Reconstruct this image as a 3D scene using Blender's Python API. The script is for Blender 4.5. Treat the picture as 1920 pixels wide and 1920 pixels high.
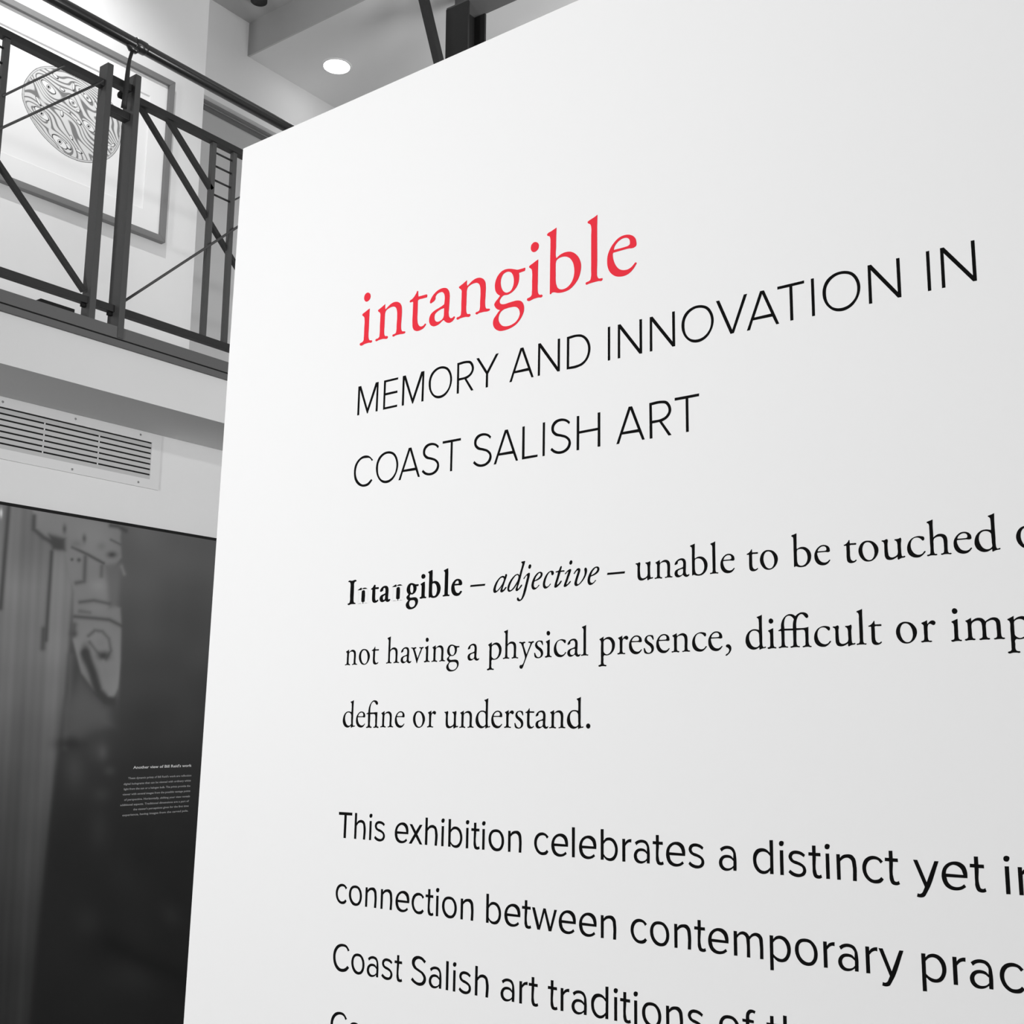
import bpy, bmesh, math, random
import numpy as np
from mathutils import Matrix, Vector, noise
from mathutils.geometry import tessellate_polygon

for o in list(bpy.data.objects):
    bpy.data.objects.remove(o)
SC = bpy.context.scene
COL = SC.collection

# ------------------------------------------------------------------ camera
CAM_M = [[0.59453098, -0.1526681, -0.78944624], [-0.8040502, -0.10553365, -0.58512044], [0.00601608, 0.98262663, -0.18549584]]

FOCAL = 2220.0                                   # in pixels of the 1920 px frame
EYE = np.array([0.0, 0.0, 1.6])
M3 = np.array(CAM_M)
cam = bpy.data.cameras.new('camera')
cam.sensor_width = 36.0
cam.lens = FOCAL / 1920.0 * 36.0
cam.clip_start = 0.05
cam_o = bpy.data.objects.new('camera', cam)
mw = Matrix.Identity(4)
for r_ in range(3):
    for c_ in range(3):
        mw[r_][c_] = CAM_M[r_][c_]
mw.translation = Vector(EYE)
cam_o.matrix_world = mw
COL.objects.link(cam_o)
SC.camera = cam_o

# ------------------------------------------------------------------ view, world, lights
SC.view_settings.view_transform = 'Standard'
SC.view_settings.look = 'None'
SC.view_settings.exposure = 0.0
SC.view_settings.gamma = 1.0
SC.view_settings.use_curve_mapping = False
SC.cycles.max_bounces = 8
SC.cycles.diffuse_bounces = 5
w = bpy.data.worlds.new('gallery_air')
SC.world = w
w.use_nodes = True
w.node_tree.nodes['Background'].inputs[0].default_value = (1, 1, 1, 1)
w.node_tree.nodes['Background'].inputs[1].default_value = 0.30

def area(name, loc, aim, size, power, size_y=None, spread=180):
    l = bpy.data.lights.new(name, 'AREA')
    l.energy = power
    l.size = size
    l.spread = math.radians(spread)
    if size_y:
        l.shape = 'RECTANGLE'; l.size_y = size_y
    o = bpy.data.objects.new(name, l)
    o.location = loc
    o.rotation_euler = (Vector(aim) - Vector(loc)).to_track_quat('-Z', 'Y').to_euler()
    COL.objects.link(o)
    return o

def spot(name, loc, aim, power, deg, blend=0.4, size=0.05):
    l = bpy.data.lights.new(name, 'SPOT')
    l.energy = power; l.spot_size = math.radians(deg); l.spot_blend = blend; l.shadow_soft_size = size
    o = bpy.data.objects.new(name, l)
    o.location = loc
    o.rotation_euler = (Vector(aim) - Vector(loc)).to_track_quat('-Z', 'Y').to_euler()
    COL.objects.link(o)
    return o

area('hall_light', (-2.15, 1.9, 2.65), (1.25, 1.0, 1.9), 0.9, 113)
area('handrail_glint_fill', (2.5, -3.9, 4.15), (2.5, 3.0, 4.15), 5.0, 60, 0.22)  # added unseen strip: handrail highlight and soft fill on the far walls
area('ceiling_fill', (4.6, 1.6, 3.3), (4.6, 2.6, 5.4), 0.8, 27, spread=150)  # added fill hidden behind the panel, lifts the lower ceiling
area('back_wall_fill', (3.0, 0.2, 2.4), (3.0, 3.9, 2.7), 1.0, 31, spread=150)  # added fill hidden behind the panel, brightens back wall and fascia
spot('picture_spot', (2.5, 3.72, 5.5), (2.4, 4.6, 3.8), 88, 116, 1.0, 0.02)


# ------------------------------------------------------------------ helpers
def wray(px, py):
    return M3 @ np.array([px - 960.0, -(py - 960.0), -FOCAL])
def on_y(px, py, y):
    r = wray(px, py); return EYE + r * (y / r[1])
def on_z(px, py, z):
    r = wray(px, py); return EYE + r * ((z - 1.6) / r[2])

def tag(o, label=None, category=None, group=None, kind=None):
    for k, v in (('label', label), ('category', category), ('group', group), ('kind', kind)):
        if v: o[k] = v
    return o

def empty(name, loc=(0, 0, 0), **kw):
    o = bpy.data.objects.new(name, None)
    o.empty_display_size = 0.1
    o.location = loc
    COL.objects.link(o)
    return tag(o, **kw)

def link(name, me, mat=None, parent=None, **kw):
    o = bpy.data.objects.new(name, me)
    if mat is not None and not me.materials:
        me.materials.append(mat)
    COL.objects.link(o)
    if parent is not None:
        o.parent = parent
        o.matrix_parent_inverse = Matrix.Translation(-Vector(parent.location)) if parent.type == 'EMPTY' else Matrix.Identity(4)
    return tag(o, **kw)

def from_bm(name, bm, mat, parent=None, smooth=False, bevel=0, **kw):
    if bevel:
        bmesh.ops.bevel(bm, geom=list(bm.edges), offset=bevel, segments=2, affect='EDGES', profile=0.6)
    bmesh.ops.recalc_face_normals(bm, faces=bm.faces)
    me = bpy.data.meshes.new(name)
    bm.to_mesh(me); bm.free()
    if smooth:
        for p in me.polygons: p.use_smooth = True
    return link(name, me, mat, parent, **kw)

def add_box(bm, lo, hi):
    vs = [bm.verts.new((x, y, z)) for x in (lo[0], hi[0]) for y in (lo[1], hi[1]) for z in (lo[2], hi[2])]
    for f in ((0, 1, 3, 2), (4, 6, 7, 5), (0, 4, 5, 1), (2, 3, 7, 6), (0, 2, 6, 4), (1, 5, 7, 3)):
        bm.faces.new([vs[i] for i in f])

def box(name, lo, hi, mat, parent=None, bevel=0, **kw):
    bm = bmesh.new(); add_box(bm, lo, hi)
    return from_bm(name, bm, mat, parent, bevel=bevel, **kw)

def add_bar(bm, a, b, wz, dy):
    """rectangular bar from a to b; wz = width in the vertical plane, dy = depth along y"""
    a = Vector(a); b = Vector(b)
    t = (b - a).normalized(); yv = Vector((0, 1, 0)); s = t.cross(yv).normalized()
    vs = []
    for p in (a, b):
        for i, j in ((-1, -1), (1, -1), (1, 1), (-1, 1)):
            vs.append(bm.verts.new(p + s * (wz / 2 * i) + yv * (dy / 2 * j)))
    for f in ((0, 1, 2, 3), (7, 6, 5, 4), (0, 4, 5, 1), (1, 5, 6, 2), (2, 6, 7, 3), (3, 7, 4, 0)):
        bm.faces.new([vs[i] for i in f])

def bar(name, a, b, wz, dy, mat, parent=None, bevel=0.0015, **kw):
    bm = bmesh.new(); add_bar(bm, a, b, wz, dy)
    return from_bm(name, bm, mat, parent, bevel=bevel, **kw)

def add_tube(bm, pts, radii, seg=20, cap=True):
    pts = [Vector(p) for p in pts]
    rings = []
    for i, p in enumerate(pts):
        t = (pts[min(i + 1, len(pts) - 1)] - pts[max(i - 1, 0)]).normalized()
        ref = Vector((0, 0, 1)) if abs(t.z) < 0.9 else Vector((0, 1, 0))
        s = t.cross(ref).normalized(); q = t.cross(s).normalized()
        r = radii[i] if isinstance(radii, (list, tuple)) else radii
        rings.append([bm.verts.new(p + s * (r * math.cos(a)) + q * (r * math.sin(a))) for a in [k * 2 * math.pi / seg for k in range(seg)]])
    for a, b in zip(rings[:-1], rings[1:]):
        for k in range(seg):
            bm.faces.new([a[k], a[(k + 1) % seg], b[(k + 1) % seg], b[k]])
    if cap:
        bm.faces.new(rings[0][::-1]); bm.faces.new(rings[-1])

def tube(name, pts, radii, mat, parent=None, seg=20, **kw):
    bm = bmesh.new(); add_tube(bm, pts, radii, seg)
    return from_bm(name, bm, mat, parent, smooth=True, **kw)

# ------------------------------------------------------------------ materials
def srgb(v):
    v /= 255.0
    return v / 12.92 if v <= 0.04045 else ((v + 0.055) / 1.055) ** 2.4

def paint(name, val, rough=0.6, spec=0.3, bump=0.0, bscale=200.0, var=0.0, metal=0.0, rgb=None):
    m = bpy.data.materials.new(name); m.use_nodes = True
    nt = m.node_tree; b = nt.nodes['Principled BSDF']
    c = rgb if rgb else (val, val, val)
    b.inputs['Base Color'].default_value = (*c, 1)
    b.inputs['Roughness'].default_value = rough
    b.inputs['Specular IOR Level'].default_value = spec
    b.inputs['Metallic'].default_value = metal
    tc = nt.nodes.new('ShaderNodeTexCoord')
    if var:
        n = nt.nodes.new('ShaderNodeTexNoise'); n.inputs['Scale'].default_value = 3.0; n.inputs['Detail'].default_value = 6
        nt.links.new(tc.outputs['Object'], n.inputs['Vector'])
        mr = nt.nodes.new('ShaderNodeMapRange')
        mr.inputs['To Min'].default_value = 1 - var; mr.inputs['To Max'].default_value = 1 + var
        nt.links.new(n.outputs['Fac'], mr.inputs['Value'])
        mx = nt.nodes.new('ShaderNodeMix'); mx.data_type = 'RGBA'; mx.blend_type = 'MULTIPLY'; mx.inputs[0].default_value = 1
        mx.inputs[6].default_value = (*c, 1)
        nt.links.new(mr.outputs['Result'], mx.inputs[7])
        nt.links.new(mx.outputs[2], b.inputs['Base Color'])
    if bump:
        n2 = nt.nodes.new('ShaderNodeTexNoise'); n2.inputs['Scale'].default_value = bscale; n2.inputs['Detail'].default_value = 3
        nt.links.new(tc.outputs['Object'], n2.inputs['Vector'])
        bp = nt.nodes.new('ShaderNodeBump'); bp.inputs['Strength'].default_value = bump; bp.inputs['Distance'].default_value = 0.002
        nt.links.new(n2.outputs['Fac'], bp.inputs['Height'])
        nt.links.new(bp.outputs['Normal'], b.inputs['Normal'])
    return m

def vcol_mat(name, rough=0.6, spec=0.3):
    m = bpy.data.materials.new(name); m.use_nodes = True
    nt = m.node_tree; b = nt.nodes['Principled BSDF']
    a = nt.nodes.new('ShaderNodeVertexColor'); a.layer_name = 'print'
    nt.links.new(a.outputs['Color'], b.inputs['Base Color'])
    b.inputs['Roughness'].default_value = rough
    b.inputs['Specular IOR Level'].default_value = spec
    return m

def emit_mat(name, strength):
    m = bpy.data.materials.new(name); m.use_nodes = True
    b = m.node_tree.nodes['Principled BSDF']
    b.inputs['Emission Color'].default_value = (1, 1, 1, 1)
    b.inputs['Emission Strength'].default_value = strength
    return m

M_PANEL = paint('panel_white', 0.86, 0.75, 0.1)
M_WALL = paint('plaster_wall', 0.74, 0.85, 0.1, bump=0.15, var=0.03)
M_FASCIA = paint('fascia_plaster', 0.74, 0.85, 0.1, bump=0.15, var=0.03)
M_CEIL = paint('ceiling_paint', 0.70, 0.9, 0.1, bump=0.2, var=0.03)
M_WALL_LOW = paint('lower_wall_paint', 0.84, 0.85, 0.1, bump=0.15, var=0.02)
M_CEIL_SHADE = paint('upper_ceiling_shaded', 0.46, 0.9, 0.1, bump=0.2, var=0.03)  # dimness of the raised ceiling put into a darker colour
M_FLOOR = paint('floor_stone', 0.20, 0.5, 0.4, var=0.1)
M_STEEL = paint('painted_steel', 0.075, 0.5, 0.35, bump=0.3, bscale=400, var=0.06)
M_STEEL_DK = paint('dark_steel', 0.026, 0.5, 0.35, bump=0.3, bscale=400)
M_CHANNEL = paint('grey_channel', 0.125, 0.55, 0.3, bump=0.2, bscale=300, var=0.05)
M_HAND = paint('handrail_black', 0.014, 0.25, 1.0)
M_BLACK = paint('matte_black', 0.01, 0.7, 0.2)
M_ART_FRAME = paint('art_frame_wood', 0.19, 0.55, 0.3, bump=0.2, bscale=120, var=0.08)
M_MAT = paint('mat_board', 0.80, 0.9, 0.05)
M_VENT = paint('vent_enamel', 0.78, 0.5, 0.3)
M_SLAT = paint('vent_slat_enamel', 0.55, 0.5, 0.3)
M_SCREW = paint('screw_metal', 0.3, 0.4, 0.5, metal=0.6)
M_INK = paint('black_ink', 0.0045, 0.8, 0.05)
M_RED = paint('red_ink', 0, 0.8, 0.05, rgb=(0.80, 0.037, 0.058))
M_DARKTRIM = paint('dark_trim', 0.2, 0.7, 0.2)
M_PRINT = vcol_mat('large_print', 0.55, 0.25)
M_ARTPRINT = vcol_mat('art_print', 0.7, 0.1)
M_LAMP = emit_mat('lamp_glow', 12.0)
M_CAPTION = paint('caption_ink', 0.36, 0.6, 0.2)

GLYPHS = {
 'Ri': '551,3284 708,3176 770,3000 704,2817 543,2727 400,2730 265,2844 218,3017 266,3187 394,3284|736,2217* 724,1557 724,951 721,489 744,307 797,197 895,135 1013,118 1053,60 1019,-4 761,10 478,6 53,-23 3,30 22,115 116,139 233,169 313,252 332,427 337,1032 335,1569 298,1739 212,1829 127,1901 132,1972 202,2011 411,2091 573,2163',
 'Rn': '725,2210* 713,2071 730,1925 761,1858* 913,1956 1181,2108 1453,2164 1682,2137 1914,2015 2074,1786 2118,1496 2111,974 2098,455 2129,275 2201,173 2359,137 2450,97 2432,21 2343,-2 1960,25 1667,22 1465,-13 1408,41 1436,112 1572,129 1683,176 1722,307 1729,637 1747,1228 1718,1549 1631,1761 1443,1884 1259,1904 1009,1864 807,1767 735,1623 720,1379 716,816 712,429 744,247 817,155 1003,113 1043,46 1009,-10 640,15 271,10 50,-16 0,47 34,111 196,131 308,196 334,331 340,930 346,1460 335,1675 274,1766 153,1864 126,1934 194,1972 444,2077 603,2155',
 'Rt': '666,2423* 664,2256 694,2069* 967,2066 1339,2067* 1394,2003 1369,1871* 1019,1871 711,1864 660,1823* 662,1148 666,630 720,378 845,214 1001,147 1174,179 1301,265 1368,223 1328,146 1138,-2 879,-68 637,-58 435,42 317,222 284,470 282,1231 285,1786* 247,1847 158,1849 47,1846* 0,1902 20,1957 173,2020 368,2150 516,2325 599,2445',
 'Ra': '34,1469 42,1588 173,1799 424,2016 763,2144 1105,2150 1321,2066 1462,1897 1534,1659 1538,1285 1513,783 1502,482 1551,286 1659,178 1786,168 1930,230 1982,176 1935,85 1772,-48 1563,-87 1372,-30 1220,87 1140,178* 1048,157 840,32 586,-50 350,-44 130,81 14,293 14,532 127,747 380,896 719,992 1015,1080 1141,1137* 1164,1335 1167,1607 1096,1811 942,1931 749,1941 558,1882 455,1769 440,1601 356,1517 208,1454 66,1428|1149,904* 1139,594 1124,394 1064,289 919,202 750,163 577,200 453,318 408,481 452,676 641,805 894,885',
 'Rg': '2204,1958* 2217,1867 2169,1772* 1977,1763 1785,1751* 1797,1520 1756,1204 1607,947 1339,749 1030,657 716,673 638,649 523,544 447,414 469,295 569,207 767,156 1118,166 1428,177 1737,156 1969,56 2106,-120 2167,-342 2133,-623 1948,-935 1608,-1215 1187,-1351 799,-1383 486,-1350 207,-1195 44,-982 0,-778 54,-561 228,-370 382,-208 490,-134* 299,-43 137,123 74,301 131,403 325,572 471,719* 279,862 135,1092 89,1366 141,1684 294,1945 567,2143 841,2192 1195,2139 1470,2039 1665,1969 1935,1958|1061,1997 1239,1899 1359,1722 1431,1411 1391,1095 1221,841 949,790 711,926 568,1156 502,1467 536,1722 689,1949 865,2012|1512,-165 1706,-256 1836,-430 1878,-664 1812,-842 1605,-1054 1299,-1166 951,-1173 676,-1083 475,-879 392,-666 407,-474 502,-299 676,-175 929,-133 1240,-131',
 'Rb': '634,3753* 617,3275 612,2634 611,2058 637,1978* 857,2108 1113,2171 1440,2158 1731,2046 1984,1824 2165,1543 2256,1207 2222,839 2099,494 1851,209 1529,3 1132,-62 767,-26 473,73 381,79 290,5* 227,28* 229,494 229,1130 229,2089 239,2890 228,3216 177,3358 27,3446 0,3508 44,3561 286,3636 472,3700|646,1848 785,1935 1005,1966 1261,1921 1516,1768 1698,1533 1809,1191 1828,903 1759,575 1563,277 1311,131 1003,118 765,243 653,458 606,723 603,1041 598,1519 610,1739',
 'Rl': '740,3772* 724,3203 725,2263 728,1017 718,555 740,303 816,183 990,144 1059,134 1066,65 1025,13 817,31 538,36 187,25 39,11 0,69 28,131 187,162 292,208 337,337 350,799 350,1734 348,2675 346,3179 317,3297 228,3394 132,3458 114,3520 174,3567 387,3635 564,3694',
 'Re': '379,1378* 738,1380 1246,1379 1699,1364 1770,1413 1784,1592 1735,1802 1585,1994 1317,2136 1046,2176 740,2124 431,1926 190,1649 35,1317 0,955 52,604 224,286 463,76 701,-20 1005,-60 1308,-5 1576,172 1744,373 1794,445 1751,507 1705,504 1628,432 1477,317 1275,245 1040,257 769,368 549,605 396,950 345,1209 348,1331|403,1526* 738,1515 1078,1514 1297,1534 1375,1575 1399,1691 1349,1872 1215,1984 1046,2022 808,1983 568,1829 448,1675',
 'Rh': '759,3758* 728,3013 736,2361 740,1876* 940,2039 1243,2182 1538,2189 1869,2079 2065,1845 2132,1538 2125,1024 2118,511 2146,273 2244,149 2430,133 2497,72 2445,21 2092,43 1758,50 1464,19 1412,66 1449,140 1597,170 1706,247 1745,415 1762,885 1752,1316 1699,1665 1522,1875 1271,1921 972,1854 796,1728 737,1582 723,1151 717,634 743,330 820,185 1008,144 1067,78 1002,28 664,35 368,39 47,1 0,70 41,131 226,159 327,236 364,449 371,1313 374,2179 370,2918 356,3224 286,3362 142,3455 133,3530 212,3579 472,3657',
 'Rd': '2063,3770* 2031,3035 2027,2193 2036,1352 2030,599 2071,303 2182,168 2344,216 2431,221 2450,144 2395,86 2135,46 1893,-16 1709,-100* 1667,-59* 1658,180* 1418,46 1132,-54 850,-59 495,64 188,343 26,696 10,1120 138,1574 446,1968 821,2164 1226,2196 1662,2103* 1675,2650 1661,3073 1633,3287 1540,3403 1443,3468 1436,3541 1551,3584 1796,3659|1176,2032 1452,1934 1621,1749 1659,1388 1668,883 1659,402 1470,243 1167,203 835,350 593,687 456,1121 459,1501 599,1826 853,2013',
 'Ru': '17,2036 295,2068 588,2151 644,2102 623,1661 624,998 652,643 726,350 919,202 1138,183 1407,271 1612,429 1664,600 1667,1127 1657,1567 1610,1770 1506,1890 1377,1959 1380,2034 1624,2064 1890,2118 2025,2172 2057,2125 2029,1534 2028,875 2050,435 2106,234 2235,201 2389,232 2438,162 2382,92 2096,38 1874,-31 1695,-113 1641,-65 1632,208* 1397,74 1083,-54 729,-68 446,43 295,320 267,676 266,1251 256,1695 196,1855 66,1934 1,1975',
 'Rc': '1686,1650 1798,1748 1827,1897 1750,2057 1539,2129 1197,2175 849,2120 495,1957 197,1634 35,1255 0,908 76,508 278,208 571,22 912,-50 1257,-27 1566,142 1790,361 1892,504 1835,565 1756,528 1576,336 1313,228 1056,242 762,384 518,688 387,1092 406,1484 553,1820 800,1994 1103,2022 1356,1920 1521,1774 1623,1669',
 'Ro': '1130,2180 1554,2065 1924,1749 2138,1356 2164,1016 2036,597 1717,186 1365,-12 1021,-49 638,38 265,373 47,810 1,1197 131,1663 386,1994 741,2170|1057,2017 1332,1905 1574,1595 1704,1206 1726,780 1621,402 1373,137 1071,106 778,267 558,617 447,1006 444,1391 547,1729 775,1975',
 'Rr': '724,2244* 711,2067 745,1833* 924,2035 1120,2165 1331,2184 1494,2091 1557,1940 1499,1796 1347,1698 1183,1769 1019,1849 849,1806 756,1642 722,1390 717,884 710,505 748,272 847,162 1056,146 1137,88 1071,27 715,33 378,34 60,17 0,78 45,140 217,179 319,289 350,478 343,985 339,1492 329,1705 238,1836 128,1926 131,1977 270,2047 486,2129',
 'Rm': '728,2244* 717,2070 745,1899* 943,2059 1251,2197 1532,2213 1807,2130 1966,1987 2080,1839* 2358,2025 2662,2162 2959,2185 3247,2093 3434,1855 3486,1510 3492,1015 3498,522 3523,331 3624,194 3785,161 3843,98 3778,36 3450,39 3121,37 2846,25 2775,78 2834,144 2984,183 3081,274 3111,463 3104,957 3095,1415 3042,1741 2868,1903 2648,1933 2385,1851 2174,1727 2107,1539 2098,1080 2107,621 2128,352 2213,215 2394,170 2445,91 2368,37 2091,41 1758,39 1441,29 1397,96 1467,158 1619,202 1706,294 1731,522 1739,1096 1724,1481 1655,1753 1496,1907 1236,1936 968,1845 770,1681 722,1491 716,1067 729,643 751,372 835,215 1001,170 1053,99 975,37 676,45 374,34 53,24 0,88 61,162 214,202 314,295 345,505 349,1045 348,1547 321,1742 234,1862 144,1944 165,1982 339,2051 534,2157',
 'Rp': '757,2236* 739,2049 757,1860* 1028,2052 1281,2141 1569,2165 1892,2061 2178,1808 2356,1470 2374,1109 2284,693 2069,340 1747,81 1389,-42 1101,-63 849,-40 758,-127 741,-518 741,-969 813,-1121 957,-1185 1137,-1220 1166,-1296 1101,-1354 813,-1337 525,-1330 55,-1365 0,-1294 54,-1220 235,-1165 344,-1078 369,-808 368,97 367,1004 366,1609 322,1732 158,1876 158,1936 267,1992 521,2118|775,1684 992,1842 1245,1901 1533,1835 1784,1613 1945,1276 1963,944 1873,557 1676,264 1424,107 1209,69 957,168 758,385 740,688 739,1292 747,1594',
 'Rs': '1282,1550 1367,1585 1365,1739 1324,1971 1251,2078 1036,2125 796,2146 461,2063 200,1842 122,1556 232,1282 524,1040 862,798 1033,562 1036,293 872,88 633,57 392,180 220,455 121,631 25,615 14,404 56,172 130,54 347,-49 635,-85 1016,-12 1300,208 1400,511 1363,780 1145,1095 807,1318 541,1520 442,1736 535,1925 774,2012 990,1946 1185,1707',
 'Ry': '0,2022 83,2077 500,2041 964,2069 1038,2000 966,1926 772,1875 740,1759 905,1229 1082,797 1224,482* 1397,863 1608,1320 1773,1662 1809,1815 1720,1896 1501,1943 1466,2003 1548,2058 1912,2043 2346,2073 2386,2005 2348,1941 2180,1897 2061,1767 1920,1502 1685,1046 1450,591 1216,58 981,-437 794,-856 653,-1161 509,-1312 339,-1327 166,-1226 114,-1070 185,-897 355,-844 525,-830 669,-698 811,-432 928,-165 974,27 946,221 818,612 637,1161 459,1595 332,1834 208,1924 35,1962',
 'Rv': '0,2012 78,2064 450,2028 942,2046 993,1985 947,1918 764,1879 706,1813 843,1467 1046,1006 1250,537* 1416,949 1612,1395 1780,1752 1777,1843 1683,1901 1509,1952 1506,2025 1615,2053 1922,2028 2286,2051 2337,1995 2291,1937 2141,1884 2053,1788 1827,1343 1544,809 1320,318 1167,-121* 1093,-119* 954,284 747,835 506,1433 338,1758 240,1898 114,1939 21,1961',
 'R,': '344,663 573,583 719,370 739,74 587,-246 318,-502 85,-625 0,-581 68,-482 322,-325 459,-93 463,84 302,267 106,364 62,484 144,599',
 'RF': '3532,2164* 3514,1625 3505,952 3511,459 3575,233 3689,117 3831,80 3828,13 3401,25 3114,17 2827,1 2806,83 2879,125 3024,164 3122,250 3140,474 3145,1192 3122,1643 3057,1826 2891,1879 2506,1874 2143,1868* 2123,1235 2115,559 2164,287 2280,156 2471,118 2493,49 2107,41 1769,31 1429,7 1383,81 1457,133 1628,172 1718,258 1745,483 1750,1251 1746,1863* 1245,1872 747,1877* 739,1294 732,613 781,294 899,163 1092,124 1129,55 749,46 406,45 37,13 0,87 65,130 238,169 339,265 361,492 371,1310 362,1812* 265,1853 68,1848 20,1910 71,1962 246,2045 357,2141* 358,2497 469,2903 677,3259 1005,3539 1351,3657 1643,3641 1907,3536 2073,3413* 2322,3605 2617,3748 3003,3772 3335,3663 3521,3472 3562,3289 3486,3158 3317,3131 3201,3241 3039,3430 2828,3578 2610,3544 2386,3352 2230,3042 2156,2683 2134,2321 2150,2085* 2512,2077 2993,2077 3330,2120|763,2090* 724,2388 735,2753 820,3114 999,3379 1272,3479 1538,3419 1776,3224 1877,3060* 1784,2746 1748,2385 1728,2068* 1252,2081',
 'Rf': '2121,2071* 2100,1448 2097,650 2101,278 2184,119 2411,56 2416,-40 1894,-42 1430,-43 1403,36 1663,90 1743,277 1732,915 1724,1501 1653,1715 1461,1796 1047,1797 746,1798* 755,915 767,274 874,114 1102,51 1070,-45 543,-47 29,-49 10,31 272,86 340,220 340,915 317,1772* 179,1799 27,1800 0,1881 171,1944 340,2040* 373,2416 533,2952 885,3433 1250,3672 1624,3705 2007,3557 2152,3342 2103,3128 1957,3060 1804,3131 1604,3373 1333,3510 1039,3378 795,3004 707,2522 718,2028* 1336,2037 1821,2072',
 'BI': '0,3321 77,3403 795,3391 1608,3416 1681,3328 1618,3245 1384,3188 1237,3029 1223,2446 1225,1475 1220,749 1256,360 1354,185 1630,96 1669,-3 1333,-41 790,-23 114,-90 25,22 103,90 404,193 480,407 476,1281 487,2253 467,2936 402,3111 259,3219 52,3248',
 'Ia': '2097,2260 2224,2218 2267,2114 2182,1819 1989,1391 1748,805 1580,375 1558,216 1634,203 1809,320 2057,544 2158,557 2219,492 2112,340 1814,59 1514,-102 1337,-118 1198,-21 1194,160 1300,434 1435,727* 1198,441 898,180 546,-39 267,-121 86,-29 3,199 71,598 315,1106 713,1603 1114,1917 1417,2036 1671,2050 1901,1928* 1948,2118 1997,2215|1498,1837 1677,1755 1740,1650 1661,1334 1441,947 1143,606 794,287 542,163 437,250 456,572 624,1044 919,1508 1219,1769',
 'Id': '2740,3737* 2864,3707* 2700,3202 2463,2582 2181,1647 1898,831 1709,288 1726,199 1810,221 2054,443 2297,684 2396,678 2413,605 2253,370 1912,75 1617,-104 1493,-107 1367,-27 1363,172 1482,462 1600,812* 1357,511 1014,175 668,-41 369,-121 141,-66 22,122 6,403 196,950 538,1447 982,1855 1377,2085 1676,2131 1952,1963* 2069,2373 2258,2917 2376,3307 2374,3427 2298,3493 2212,3580 2221,3628 2443,3701|1629,1975 1755,1878 1774,1637 1642,1248 1351,830 960,378 615,122 415,88 311,222 356,499 596,1042 987,1574 1331,1889',
 'Ij': '1019,1437 1067,1513 1383,1828 1723,2080 1944,2131 2053,2055 2046,1858 1884,1236 1651,461 1418,-314 1133,-927 746,-1337 353,-1452 103,-1357 0,-1153 47,-997 170,-946 245,-990 372,-1156 522,-1245 693,-1137 884,-753 1118,-17 1352,719 1539,1340 1631,1690 1630,1789 1531,1797 1337,1632 1143,1408 1070,1374|2049,3226 2222,3133 2250,2952 2131,2723 1960,2649 1811,2748 1798,2928 1893,3139',
 'Ie': '511,932 898,1043 1284,1192 1619,1443 1760,1747 1709,1986 1514,2111 1271,2130 933,2005 549,1679 215,1190 27,690 8,337 110,54 332,-110 575,-95 912,79 1199,334 1280,415 1246,468 1173,453 958,252 668,134 473,226 382,429 407,703 463,904*|533,1088* 674,1433 937,1749 1225,1964 1395,1931 1446,1770 1328,1543 1040,1308 751,1171',
 'Ic': '1269,457 1197,501 1103,429 843,194 604,152 435,261 360,461 404,810 567,1268 778,1644 1014,1901 1205,1965 1301,1879 1327,1682 1424,1538 1543,1548 1685,1655 1721,1847 1657,2028 1442,2122 1203,2121 870,1990 537,1701 254,1291 90,911 0,447 77,109 319,-102 607,-63 939,129 1199,364',
 'It': '1027,2613 1132,2581 1146,2494 1078,2266 995,2039* 1221,2041 1504,2031 1589,1955 1481,1866 1223,1867 964,1855* 802,1432 595,864 434,410 426,294 506,296 764,503 1044,755 1139,748 1153,669 1000,448 673,161 344,-49 132,-93 12,-8 10,167 148,624 379,1230 562,1839* 420,1850 230,1845 173,1907 253,1979 466,2022 664,2065* 794,2288 934,2550',
 'Ii': '192,1524 159,1585 285,1711 610,1977 890,2110 1053,2117 1137,2033 1101,1881 941,1468 712,945 505,458 428,270 461,210 577,260 809,456 1017,614 1096,589 1088,513 903,314 579,67 253,-84 112,-86 9,-10 40,181 246,669 476,1232 659,1683 696,1777 659,1799 519,1732 333,1552 240,1501|1138,3221 1279,3124 1303,2948 1188,2725 1016,2661 861,2770 860,2964 952,3151',
 'Iv': '70,1441 0,1504 69,1614 322,1903 598,2113 829,2133 991,2024 1015,1850 924,1549 743,1102 584,653 516,390 540,196 656,131 840,195 1160,497 1479,933 1637,1304 1659,1609 1612,1881 1657,2050 1817,2125 1955,2026 2024,1810 1980,1470 1753,951 1435,554 1070,198 657,-42 380,-99 195,-10 115,226 169,491 328,941 510,1388 624,1687 646,1801 577,1864 461,1796 231,1563 139,1455',
 'Sd': '1972,3495* 2378,3519* 2352,18* 1968,6* 1959,363* 1702,105 1214,-59 684,46 208,510 3,1272 100,1970 455,2426 997,2607 1529,2537 1983,2205*|2002,1855* 1663,2159 1181,2257 739,2099 434,1647 401,1127 602,625 934,331 1320,274 1662,401 1988,682*',
 'Si': '75,2528* 466,2544* 463,13* 74,-8*|276,3498 540,3411 542,3181 423,3002 259,2950 70,3006 0,3216 82,3409',
 'Ss': '1914,2256* 1765,1985* 1418,2181 954,2269 576,2185 427,1921 560,1676 1023,1522 1529,1322 1890,1011 1996,600 1816,210 1344,-35 691,-43 229,149 0,351* 197,619* 519,407 982,273 1402,321 1624,573 1580,905 1197,1130 641,1276 226,1526 49,1896 204,2330 589,2567 1059,2606 1522,2500',
 'St': '424,3232* 811,3248* 813,2518* 1317,2534* 1331,2193* 819,2184* 817,598 917,340 1143,290 1329,388* 1436,89* 1269,-7 994,-53 632,44 443,404 418,986 434,2200* 0,2197* 12,2533* 427,2535*',
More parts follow.
